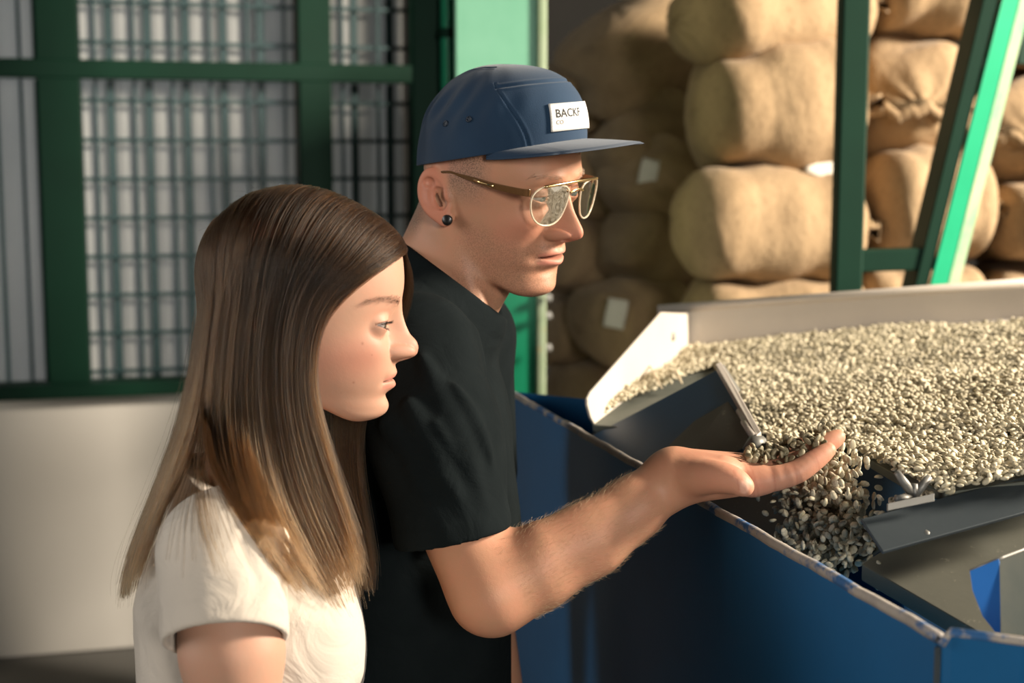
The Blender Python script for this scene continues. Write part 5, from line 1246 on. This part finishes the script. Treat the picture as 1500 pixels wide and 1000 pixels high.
brows(T_GIRL, RG, OG, (0.013, 0.056, 0.0085, 0.0060), 230, 0.0062, 0.00007, M_BROW2, girl)
lines = []
for S in (-1, 1):
    ex, ey, ez, er = GIRL['eye']; zu, zl_, hw_, lift = GIRL['lids']
    for i in range(95):
        upper = i < 64; dx = RNG.uniform(-0.85, 0.95) * hw_ * 0.95; t = max(0, 1 - (dx / hw_) ** 2)
        dz = (zu * t ** 0.75 if upper else zl_ * t ** 0.9) + lift * dx; r = er + 0.0012; dy = math.sqrt(max(1e-8, r * r - dx * dx - dz * dz))
        b0 = np.array([S * (ex + dx), ey + dy, ez + dz]); ln = (0.0062 if upper else 0.0034) * RNG.uniform(0.7, 1.1)
        dirl = np.array([S * (dx * 55 + RNG.normal(0, 0.25)), 1.0, (-0.45 if upper else -0.8) + RNG.normal(0, 0.22)]); dirl /= np.linalg.norm(dirl); s = np.linspace(0, 1, 6)[:, None]
        l = b0 + dirl * s * ln + np.array([0, 0, 1.0]) * (s ** 2) * ln * (0.42 if upper else 0.1); lines.append(to_world(RG, OG, l))
strands('eyelashes', lines, 0.00012, hair_material('lash_hair', (0.012, 0.008, 0.006), (0.03, 0.02, 0.014), 0.5), girl)

# T-shirt
HG = P(334, 928, 1.195); hn = np.cross(P(416, 946, 1.235) - P(248, 972, 1.245), P(332, 905, 1.150) - P(248, 972, 1.245)); hn /= np.linalg.norm(hn); hn *= -np.sign(hn[2]); HG = P(332, 938, 1.20); print('hem', hn)
G_FOLDS = [(P(330, 720, 1.24), P(300, 900, 1.16), 0.010, 0.004), (P(380, 745, 1.25), P(345, 890, 1.16), 0.009, 0.005), (P(300, 760, 1.22), P(275, 930, 1.16), 0.008, 0.004), (P(420, 780, 1.26), P(385, 890, 1.17), 0.009, 0.005),
           (P(250, 800, 1.25), P(235, 960, 1.30), 0.009, 0.003), (P(430, 900, 1.27), P(520, 985, 1.33), 0.010, 0.004), (P(425, 960, 1.27), P(500, 1020, 1.30), 0.009, 0.004), (P(440, 890, 1.28), P(470, 1000, 1.29), 0.008, 0.004), (P(350, 800, 1.19), P(395, 880, 1.17), 0.006, -0.003),
           (P(215, 930, 1.34), P(300, 985, 1.27), 0.009, 0.004), (P(290, 850, 1.18), P(330, 880, 1.165), 0.006, 0.003)]
def fold_field(p, folds_):
    f = np.zeros_like(p[0])
    for (a, b, wd, am) in folds_: f = f - am * gauss(s_cone(p, a, b, 0, 0), wd)
    return f
CGB, CGF = P(292, 676, 1.39), P(452, 752, 1.39)
cgn = np.cross(BG[0], CGF - CGB); cgn /= np.linalg.norm(cgn); cgn *= np.sign(cgn[2])
def girl_shirt(p):
    d = torso_g(p, 0.006)
    hd = (p[0] - HG[0]) * hn[0] + (p[1] - HG[1]) * hn[1] + (p[2] - HG[2]) * hn[2]
    ax_ = [SHG + np.array([0, 0.006, 0.0]), HG + hn * 0.03]
    sl = s_chain(p, ax_, [0.0560, 0.0515], 0.02) + fold_field(p, G_FOLDS) * np.clip(-hd / 0.07, 0.0, 1)
    sl = sl - 0.0009 * np.clip(1 - np.abs(hd + 0.011) / 0.010, 0, 1) ** 0.3
    sl = smax(sl, hd, 0.002)
    inner = np.maximum(s_cone(p, ax_[0] * 0.5 + ax_[1] * 0.5, ax_[1], 0.0475, 0.0478), -(hd + 0.06))
    sl = smax(sl, -inner, 0.0015)
    d = smin(d + fold_field(p, G_FOLDS) * 0.8, sl, 0.018)
    d = smin(d, s_chain(p, [LSG, LSG * 0.45 + LEG * 0.55], [0.053, 0.053], 0.02), 0.02)
    d = smin(d, s_cone(p, NG, neck_g[1], 0.070, 0.066), 0.03)
    cd = (p[0] - CGB[0]) * cgn[0] + (p[1] - CGB[1]) * cgn[1] + (p[2] - CGB[2]) * cgn[2]
    d = np.where(s_cone(p, NG, neck_g[1], 0.11, 0.11) < 0.02, smax(d - 0.0008 * np.clip(1 - np.abs(cd + 0.009) / 0.009, 0, 1) ** 0.3, cd, 0.002), d)
    d = smax(d, -np.maximum(s_cone(p, NG, neck_g[1], 0.057, 0.052), -(cd + 0.03)), 0.002)
    return np.maximum(d, 0.80 - p[2])
v, q = sdf_mesh(girl_shirt, np.array([-0.48, 1.02, 0.78]), np.array([-0.10, 1.62, 1.40]), 0.0022)
shirt_m = fast_mesh('t_shirt', v, q); T_SHIRT = mesh_tree(shirt_m)
link('t_shirt', shirt_m, fabric('cream_jersey', (0.46, 0.405, 0.345), (0.42, 0.37, 0.315), 800, 0.22, sheen=0.1, wrinkle=0.5), girl, label='cream cotton T-shirt with turned sleeve hem')
HIPG = np.array([SPG[3][0], SPG[3][1], 0.80])
trousers(girl, HIPG, BG, 0.072, 0.075, 0.05, fabric('blue_denim', (0.05, 0.08, 0.14), (0.07, 0.10, 0.17)), 'jeans')

# hair: guides as pixel, pixel, distance towards the camera from the middle plane of the head
GU = [
 [(584,366,.010),(566,378,.030),(540,396,.052),(510,420,.066),(482,454,.076),(465,500,.082),(461,550,.086),(468,600,.087),(484,660,.086),(507,730,.083),(530,800,.080),(541,855,.078)],
 [(560,342,.008),(536,360,.034),(502,392,.058),(468,434,.075),(449,485,.083),(443,550,.088),(451,610,.089),(472,680,.088),(500,755,.086),(524,825,.083),(534,880,.080)],
 [(530,317,.006),(506,338,.034),(471,376,.060),(440,425,.077),(423,490,.086),(420,560,.090),(428,630,.092),(450,710,.092),(484,790,.090),(510,850,.086),(522,895,.084)],
 [(490,295,.004),(468,318,.033),(437,360,.060),(412,420,.077),(398,490,.086),(396,570,.091),(404,650,.095),(424,730,.098),(455,800,.098),(487,860,.094),(512,908,.090)],
 [(450,283,.002),(432,306,.032),(405,353,.059),(383,420,.076),(370,500,.085),(367,580,.090),(375,660,.100),(394,730,.110),(424,795,.128),(460,850,.128),(495,900,.115)],
 [(412,279,.000),(397,302,.030),(372,354,.056),(352,425,.073),(340,510,.082),(335,590,.088),(341,660,.100),(357,720,.135),(384,780,.172),(420,835,.172),(455,880,.150)],
 [(380,283,-.002),(366,307,.026),(344,360,.050),(326,430,.066),(314,510,.076),(308,590,.083),(311,645,.095),(325,690,.125),(352,745,.165),(388,800,.182),(425,848,.178),(452,880,.160)],
 [(352,300,-.004),(337,330,.022),(321,380,.042),(307,445,.058),(297,520,.069),(286,590,.078),(268,650,.085),(247,710,.090),(226,770,.090),(207,830,.085),(195,880,.080)],
 [(330,328,-.006),(315,365,.010),(302,415,.018),(292,480,.026),(281,550,.032),(266,610,.038),(246,670,.045),(221,735,.050),(197,795,.050),(182,850,.050),(178,892,.050)],
 [(328,334,-.010),(313,368,-.012),(301,418,-.014),(290,482,-.014),(280,552,-.014),(266,612,-.014),(247,672,-.014),(223,737,-.014),(201,797,-.014),(188,850,-.014),(186,880,-.014)],
]
KP = 26
GNEAR = np.array([smooth_curve(g, KP) for g in GU])
GFAR = GNEAR.copy(); GFAR[:, :, 2] *= -1
far0 = [(582,360,-.004),(594,374,-.026),(603,402,-.052),(602,438,-.066),(585,490,-.076),(560,550,-.076),(536,600,-.068),(527,650,-.060),(532,720,-.054),(544,790,-.048),(548,840,-.044),(543,880,-.042)]
far1 = [(562,340,-.006),(572,352,-.030),(578,384,-.054),(570,425,-.070),(548,490,-.080),(525,560,-.080),(510,620,-.072),(512,680,-.064),(522,750,-.057),(534,815,-.050),(532,890,-.046)]
GFAR[0], GFAR[1] = smooth_curve(far0, KP), smooth_curve(far1, KP)
def strand_path(G, s):
    i = min(int(s), len(G) - 2); f = s - i; k = np.linspace(0, 1, KP)[:, None]
    if i == 6:                                            # the hair parts over the shoulder: forward or back
        ff = f + (np.round(f) - f) * np.clip((k - 0.45) / 0.3, 0, 1) ** 1.3
        return G[6] * (1 - ff) + G[7] * ff
    return G[i] * (1 - f) + G[i + 1] * f
def px_to_world(a):
    d = GD - a[:, 2]
    return CAM + d[:, None] * (CF + ((a[:, 0] - 750) / FPX)[:, None] * CR - ((a[:, 1] - 500) / FPX)[:, None] * CU)
lines = []; rads = []; shades = []
k = np.linspace(0, 1, KP)[:, None]
def clump(G, s0, n, spread, layer, near, lenf=1.0, rad=0.00017, tone_=(0, 1), hold=1.0):
    ctr = strand_path(G, s0); ph = RNG.random(3) * 6.28; wob = RNG.normal(0, 1, 3)
    ctr = ctr + np.hstack([np.sin(k * 5 + ph[0]) * 4 * k * wob[0], np.sin(k * 3 + ph[1]) * 2 * k, 0 * k])
    sh0 = RNG.uniform(*tone_)
    for j in range(n):
        shades.append(np.clip(0.7 * sh0 + 0.3 * RNG.random(), 0, 1))
        s = np.clip(s0 + RNG.normal(0, spread), 0, len(G) - 1.001)
        if int(s) == 6 and int(s0) != 6: s = s0
        own = strand_path(G, s); tight = np.clip(0.45 + 0.75 * k, 0, 1) * RNG.uniform(0.55, 1.0) * hold
        a = own * (1 - tight * 0.85) + ctr * tight * 0.85
        a = a + np.hstack([RNG.normal(0, 2.2) * (0.5 + k), RNG.normal(0, 3) * k, layer + 0 * k]) 
        a[:, 0] += np.sin(k[:, 0] * RNG.uniform(4, 9) + RNG.random() * 6) * RNG.normal(0, 1.6) * k[:, 0]
        a[:, 2] += RNG.normal(0, 0.0022) * (1 if near else -1)
        top = np.clip(1 - k[:, 0] / 0.12, 0, 1); a[:, 0] += top * RNG.normal(0, 5); a[:, 1] += top * abs(RNG.normal(0, 2.5))
        L_ = int(KP * np.clip(lenf * RNG.uniform(0.87, 1.0), 0.3, 1)); w_ = px_to_world(a)[:max(8, L_)]
        lines.append(w_); rads.append(rad * RNG.uniform(0.7, 1.2))
for i in range(270):
    clump(GNEAR, RNG.uniform(0, 8.99), 16, 0.12, RNG.uniform(-0.014, -0.004), True, RNG.uniform(0.82, 1.0), tone_=(0, 0.35))  # deep clumps coloured darker to paint the shade between locks
for i in range(230):
    clump(GNEAR, RNG.uniform(0, 8.99), 16, 0.07, RNG.uniform(-0.003, 0.006), True, RNG.uniform(0.78, 1.0), tone_=(0.1, 1.0), hold=1.12)
for i in range(150):
    t0 = RNG.uniform(0.0, 0.42); kk_ = np.clip(t0 + np.linspace(0, RNG.uniform(0.10, 0.22), 9), 0, 1) * (KP - 1); off = RNG.uniform(-3, 7) * np.linspace(1, -0.6, 9)
    a = np.stack([np.interp(kk_, np.arange(KP), GNEAR[0][:, c_]) for c_ in range(3)], 1); a[:, 0] += off + RNG.normal(0, 0.8) * np.linspace(0, 1, 9) ** 2 * 4; a[:, 1] += off * 0.6; a[:, 2] += 0.001
    lines.append(px_to_world(a)); rads.append(0.00008); shades.append(0.8)
for i in range(0):                                       # fine hairs along the forehead
    a = strand_path(GNEAR, 0) + np.hstack([RNG.uniform(2, 13) * np.sin(np.clip(k * 2.2, 0, 1) * PI), RNG.uniform(0, 6) * np.sin(np.clip(k * 2.2, 0, 1) * PI), -0.004 + 0 * k])
    lines.append(px_to_world(a)[:RNG.integers(7, 13)]); rads.append(0.00007); shades.append(0.9)
for i in range(70):
    clump(GNEAR, RNG.uniform(0.0, 3.2), 14, 0.10, RNG.uniform(-0.010, 0.006), True, RNG.uniform(0.85, 1.0))
for i in range(200):
    clump(GFAR, RNG.uniform(0, 8.99), 12, 0.14, RNG.uniform(-0.004, 0.008), False)
for i in range(60):
    clump(GFAR, RNG.uniform(0.0, 1.3), 14, 0.10, RNG.uniform(-0.004, 0.010), False)
# keep the hair outside the shirt and the head
T_SKIN = sub_tree(bg_, ROOT_GIRL, OG, 0.22)
ca = Vector(CAM)
def off_skin(l, n_, gap):
    for i in range(min(n_, len(l))):
        h = T_SKIN.find_nearest(Vector(l[i]))
        if h[0] is None: continue
        nr = np.array(h[1]); q_ = np.array(h[0])
        if (l[i] - q_) @ nr < gap: l[i] = q_ + nr * gap
for l in lines:
    gap = 0.0025 + 0.0045 * RNG.random()
    off_skin(l, 15, gap)
    if (l[KP // 4] - CAM) @ CF > GD: continue
    for i in range(8, len(l)):
        dv = l[i] - CAM; dist = np.linalg.norm(dv); dv /= dist
        h = T_SHIRT.ray_cast(ca, Vector(dv), dist + 0.004)
        if h[0] is not None and h[3] > dist - 0.24: l[i] = CAM + dv * (h[3] - 0.004 - 0.003 * RNG.random())
    dd = (l - CAM) @ CF
    for i in range(len(l) - 1, 8, -1):
        if dd[i - 1] > dd[i] + 0.016:
            l[i - 1] = CAM + (l[i - 1] - CAM) * (dd[i] + 0.016) / dd[i - 1]; dd[i - 1] = dd[i] + 0.016
for l in lines:
    m = l.copy()
    for _ in range(2): m[1:-1] = 0.25 * m[:-2] + 0.5 * m[1:-1] + 0.25 * m[2:]
    l[1:] = m[1:]
    if (l[KP // 4] - CAM) @ CF > GD: continue
    for i in range(12, len(l)):
        dv = l[i] - CAM; dist = np.linalg.norm(dv); dv /= dist
        h = T_SHIRT.ray_cast(ca, Vector(dv), dist + 0.003)
        if h[0] is not None and h[3] > dist - 0.24: l[i] = CAM + dv * (h[3] - 0.003)
wisp = smooth_curve([(345,330,.02),(318,430,.062),(302,540,.078),(292,640,.095),(291,700,.130),(298,760,.160),(315,815,.172),(338,862,.172)], KP)
for i in range(26):
    a = wisp + np.hstack([RNG.normal(0, 3) + RNG.normal(0, 5) * k, RNG.normal(0, 4) * k, 0 * k]); w_ = px_to_world(a)[: RNG.integers(20, KP)]
    for j in range(10, len(w_)):
        dv = w_[j] - CAM; dist = np.linalg.norm(dv); dv /= dist; h = T_SHIRT.ray_cast(ca, Vector(dv), dist + 0.004)
        if h[0] is not None: w_[j] = CAM + dv * (h[3] - 0.004)
    lines.append(w_); rads.append(0.00013)
# stray hairs
for i in range(260):
    s0 = RNG.choice([RNG.uniform(0, 2.5), RNG.uniform(3, 6), RNG.uniform(7.2, 9)]); a = strand_path(GNEAR, s0).copy()
    amp = RNG.normal(0, 1, 2) * 7; a[:, 0] += amp[0] * np.sin(k[:, 0] * RNG.uniform(2, 6)) * (0.4 + k[:, 0]) + (-4 if s0 > 7 else 2) * k[:, 0] * abs(RNG.normal(0, 1.5)); a[:, 1] += amp[1] * np.sin(k[:, 0] * 4) * 0.6
    a[:, 2] += abs(RNG.normal(0, 0.006)) + 0.003
    L0 = RNG.integers(0, 6); lines.append(px_to_world(a)[L0:L0 + RNG.integers(10, KP)]); rads.append(0.00008)
for i in range(170):                                      # short hairs standing off the crown
    s0 = RNG.uniform(0, 8.5); a = strand_path(GNEAR, s0)[0]; n_ = 8; t = np.linspace(0, 1, n_)[:, None]; dirp = np.array([RNG.normal(-0.5, 1.0), -abs(RNG.normal(0.8, 0.4)), 0.0]) * RNG.uniform(6, 20)
    lines.append(px_to_world(a + dirp * t + np.array([RNG.normal(0, 10), 14, 0]) * t ** 2)); rads.append(0.00007)
def long_hair_material():
    m, nt, b = nodes('long_brown_hair'); out = nt.nodes['Material Output']
    a = N(nt, 'ShaderNodeAttribute', attribute_name='shade'); hi = N(nt, 'ShaderNodeHairInfo')
    root = lerp_nodes(nt, a.outputs['Fac'], (0.0025, 0.0014, 0.0009), (0.042, 0.0215, 0.0102)); tip = lerp_nodes(nt, a.outputs['Fac'], (0.007, 0.0036, 0.0018), (0.155, 0.081, 0.034))
    c = lerp_nodes(nt, ramp(nt, hi.outputs['Intercept'], 0.42, 1.0), root, tip)
    h = N(nt, 'ShaderNodeBsdfHairPrincipled'); h.model = 'CHIANG'; h.parametrization = 'COLOR'
    nt.links.new(c, h.inputs['Color']); h.inputs['IOR'].default_value = 1.28; h.inputs['Roughness'].default_value = 0.30; h.inputs['Radial Roughness'].default_value = 0.45; h.inputs['Random Roughness'].default_value = 0.2; h.inputs['Coat'].default_value = 0.0
    nt.links.new(h.outputs[0], out.inputs['Surface']); nt.nodes.remove(b); return m
strands('hair', lines, rads, long_hair_material(), girl, taper=0.45, shades=shades, label='long straight brown hair with lighter ends')
# ------------------------------------------------------------------ green coffee beans
def bean_mesh(nu, nv, crease):
    vs_, fc = [], []
    for j in range(1, nv):
        th = PI * j / nv
        for i in range(nu):
            ph_ = 2 * PI * i / nu; x = math.cos(th); y = math.sin(th) * math.cos(ph_); z = math.sin(th) * math.sin(ph_)
            px_, py_, pz_ = 0.0050 * x, 0.0036 * y, (0.0026 if z > 0 else 0.0014) * z
            if crease and z < -0.3: pz_ += 0.0010 * math.exp(-(py_ / 0.0006) ** 2) * (1 - abs(x) ** 3)
            vs_.append((px_, py_, pz_))
    vs_ = [(0.0050, 0, 0)] + vs_ + [(-0.0050, 0, 0)]; e = len(vs_) - 1
    for i in range(nu): fc.append((0, 1 + i, 1 + (i + 1) % nu)); fc.append((e, e - nu + (i + 1) % nu, e - nu + i))
    for j in range(nv - 2):
        for i in range(nu): a = 1 + j * nu; b = a + nu; fc.append((a + i, b + i, b + (i + 1) % nu)); fc.append((a + i, b + (i + 1) % nu, a + (i + 1) % nu))
    return np.array(vs_, np.float32), np.array(fc, np.int32)
def bean_material(name, c1, c2, attr):
    m, nt, b = nodes(name)
    if attr: s_ = N(nt, 'ShaderNodeAttribute', attribute_name='shade').outputs['Fac']
    else: s_ = N(nt, 'ShaderNodeObjectInfo').outputs['Random']
    c = lerp_nodes(nt, s_, c1, c2); n1 = tex(nt, 'Noise', 400, Detail=3); c = lerp_nodes(nt, ramp(nt, n1.outputs[0], 0.5, 0.8), c, tuple(x * 0.7 for x in c1)); nt.links.new(c, b.inputs['Base Color'])
    b.inputs['Roughness'].default_value = 0.55; b.inputs['Specular IOR Level'].default_value = 0.35; return m
M_BEAN = bean_material('green_coffee', (0.35, 0.305, 0.20), (0.60, 0.53, 0.385), True); M_BEAN1 = bean_material('green_coffee_single', (0.37, 0.325, 0.22), (0.63, 0.56, 0.41), False)
M_BEAN_SHADED = bean_material('green_coffee_shaded', (0.17, 0.145, 0.085), (0.33, 0.28, 0.18), False)  # same beans in a darker colour, painting the shade in the palm
def rand_rot(n, flat=0.5):
    """random rotation matrices, lying roughly flat"""
    a = RNG.random(n) * 2 * PI; t = RNG.normal(0, flat, n); r = RNG.normal(0, flat * 1.3, n) + PI * (RNG.random(n) < 0.5)
    ca_, sa, ct, st, cr, sr = np.cos(a), np.sin(a), np.cos(t), np.sin(t), np.cos(r), np.sin(r)
    Z = np.zeros(n); O = np.ones(n)
    Rz = np.stack([ca_, -sa, Z, sa, ca_, Z, Z, Z, O], 1).reshape(-1, 3, 3); Ry = np.stack([ct, Z, st, Z, O, Z, -st, Z, ct], 1).reshape(-1, 3, 3); Rx = np.stack([O, Z, Z, Z, cr, -sr, Z, sr, cr], 1).reshape(-1, 3, 3)
    return Rz @ Ry @ Rx
def in_poly(x, y, poly):
    r = np.zeros(len(x), bool); j = len(poly) - 1
    for i in range(len(poly)):
        xi, yi = poly[i]; xj, yj = poly[j]; c = ((yi > y) != (yj > y)) & (x < (xj - xi) * (y - yi) / (yj - yi + 1e-12) + xi); r ^= c; j = i
    return r
du = np.array([1.0, 0, 0]) - dkn * dkn[0]; du /= np.linalg.norm(du); dv_ = np.cross(dkn, du)
def to_deck(p): return np.stack([(p - dk0) @ du, (p - dk0) @ dv_], -1)
BED = [(884, 618), (1003, 520), (1620, 463), (1620, 704), (1500, 722), (1385, 738), (1330, 720), (1290, 694), (1240, 664), (1222, 672), (1180, 690), (1150, 690), (1117, 650), (1062, 560), (1046, 545)]
bedp = [tuple(to_deck(dpx(*q))) for q in BED]
lo_, hi_ = np.min(bedp, 0), np.max(bedp, 0)
sp = 0.0066; gx, gy = np.meshgrid(np.arange(lo_[0], hi_[0], sp), np.arange(lo_[1], hi_[1], sp * 0.87)); gx[1::2] += sp / 2
q = np.stack([gx.ravel(), gy.ravel()], 1) + RNG.normal(0, 0.0015, (gx.size, 2)); q = q[in_poly(q[:, 0], q[:, 1], bedp)]
q2 = q[RNG.random(len(q)) < 0.35] + RNG.normal(0, 0.003, (0, 2)) if False else q[RNG.random(len(q)) < 0.30] + 0.0033
def hump(a): return 0.006 * np.sin(a[:, 0] * 9 + 1.3) * np.sin(a[:, 1] * 11 + 0.4) + 0.004 * np.sin(a[:, 0] * 23 + 2) * np.sin(a[:, 1] * 19)
pos = dk0 + q[:, :1] * du + q[:, 1:] * dv_ + (0.014 + hump(q) + RNG.normal(0, 0.0016, len(q)))[:, None] * dkn
pos2 = dk0 + q2[:, :1] * du + q2[:, 1:] * dv_ + (0.0175 + hump(q2) + RNG.normal(0, 0.0012, len(q2)))[:, None] * dkn
# the cascade over the discharge edge: ruled between the lip of the bed and the chute below
def cascade(n, dens):
    out = []
    while len(out) < n:
        s, t = RNG.random(), RNG.random()
        if RNG.random() > dens(s, t): continue
        a = P(1122 + 120 * s, 655 + 6 * s, 1.655 - 0.085 * s); b = P(1166 + 134 * s, 842 - 34 * s, 1.445 - 0.085 * s)
        p = a * (1 - t) + b * t + np.array([0, 0, 0.025 * math.sin(t * PI)]) + RNG.normal(0, 0.010, 3) * (0.4 + t)
        out.append(p)
    return np.array(out)
casc = cascade(1500, lambda s, t: np.exp(-(max(0, s - 0.30 - 0.25 * t) / 0.25) ** 2))
allp = np.concatenate([pos, pos2, casc]); nb = len(allp)
bv, bf = bean_mesh(8, 4, False); Rt = rand_rot(nb, 0.45); Rt[-len(casc):] = rand_rot(len(casc), 1.2); sc_ = RNG.uniform(0.85, 1.12, nb)
V = (np.einsum('nij,kj->nki', Rt, bv) * sc_[:, None, None] + allp[:, None, :]).reshape(-1, 3)
F = (bf[None] + (np.arange(nb) * len(bv))[:, None, None]).reshape(-1, 3)
heap = fast_mesh('coffee_beans', V, F); sh = np.repeat(RNG.random(nb), len(bv)); float_attr_h = heap.attributes.new('shade', 'FLOAT', 'POINT'); float_attr_h.data.foreach_set('value', sh.astype(np.float32))
tag(link('coffee_beans', heap, M_BEAN), 'pale green coffee beans spread over the vibrating table and spilling off its edge', 'coffee beans', None, 'stuff')
# single beans: in the palm, in the air
bv1, bf1 = bean_mesh(14, 9, True); m1 = fast_mesh('coffee_bean', bv1, bf1); m1.materials.append(M_BEAN1); m2 = fast_mesh('coffee_bean', bv1, bf1); m2.materials.append(M_BEAN_SHADED)
def bean(m_, p, R_, s, label, group):
    o = bpy.data.objects.new('coffee_bean', m_); COL.objects.link(o)
    o.matrix_world = Matrix.Translation(Vector(p)) @ Matrix(R_).to_4x4() @ Matrix.Scale(s, 4); tag(o, label, 'coffee bean', group)
T_HAND = sub_tree(bm_, ROOT_MAN, P(1130, 680, 1.475), 0.16)
placed = []
def drop(p, rad=0.0028):
    """let a bean settle on the hand or on the beans already there"""
    h = T_HAND.ray_cast(Vector(p), Vector((0, 0, -1)))
    if h[0] is None: return None
    z = h[0].z + rad
    for q_ in placed:
        d2 = (q_[0] - p[0]) ** 2 + (q_[1] - p[1]) ** 2
        if d2 < 0.0062 ** 2: z = max(z, q_[2] + math.sqrt(0.0062 ** 2 - d2) * 0.62)
    return np.array([p[0], p[1], z])
tries = 0
while len(placed) < 122 and tries < 6000:
    tries += 1; s = RNG.random(); u = 1092 + 122 * s; d_ = RNG.uniform(1.452, 1.512); base = P(u, 690 - 42 * s, d_)
    p = drop(np.array([base[0], base[1], base[2] + 0.08]))
    if p is None: continue
    pc = P(u, 690 - 42 * s, d_)
    if p[2] > pc[2] + 0.026 or p[2] < pc[2] - 0.012: continue
    placed.append(p)
Rr = rand_rot(len(placed), 0.9)
for p, r_ in zip(placed, Rr): bean(m2, p, r_, RNG.uniform(0.88, 1.05), 'green coffee bean heaped on the man\'s open palm', 'beans in the palm')
fall = cascade(175, lambda s, t: (0.9 if t > 0.35 else 0.5) * (1.0 if s > 0.25 else 0.45))
Rr = rand_rot(len(fall), 1.2)
for p, r_ in zip(fall, Rr):
    bean(m1, p + RNG.normal(0, 0.006, 3) + np.array([0, 0, 0.004]), r_, RNG.uniform(0.9, 1.1), 'green coffee bean falling through the air off the table\'s edge', 'beans falling off the table')

for a, b, r_, lb in (((955, 563), (972, 590), 0.0016, 'long pale splinter of wood on the beans beside the end plate'), ((992, 570), (1001, 582), 0.0022, 'short pale splinter of wood on the edge of the blue gate')):
    pa, pb = dpx(*a) + dkn * 0.030, dpx(*b) + dkn * 0.022; bm = bmesh.new(); bm_tube(bm, [pa, pa * 0.5 + pb * 0.5 + dkn * 0.002, pb], [r_, r_ * 1.2, r_ * 0.7], 6)
    tag(link('splinter', from_bm('splinter', bm, True), paint('pale_wood', (0.55, 0.45, 0.30), bumpy=0.1)), lb, 'splinter')
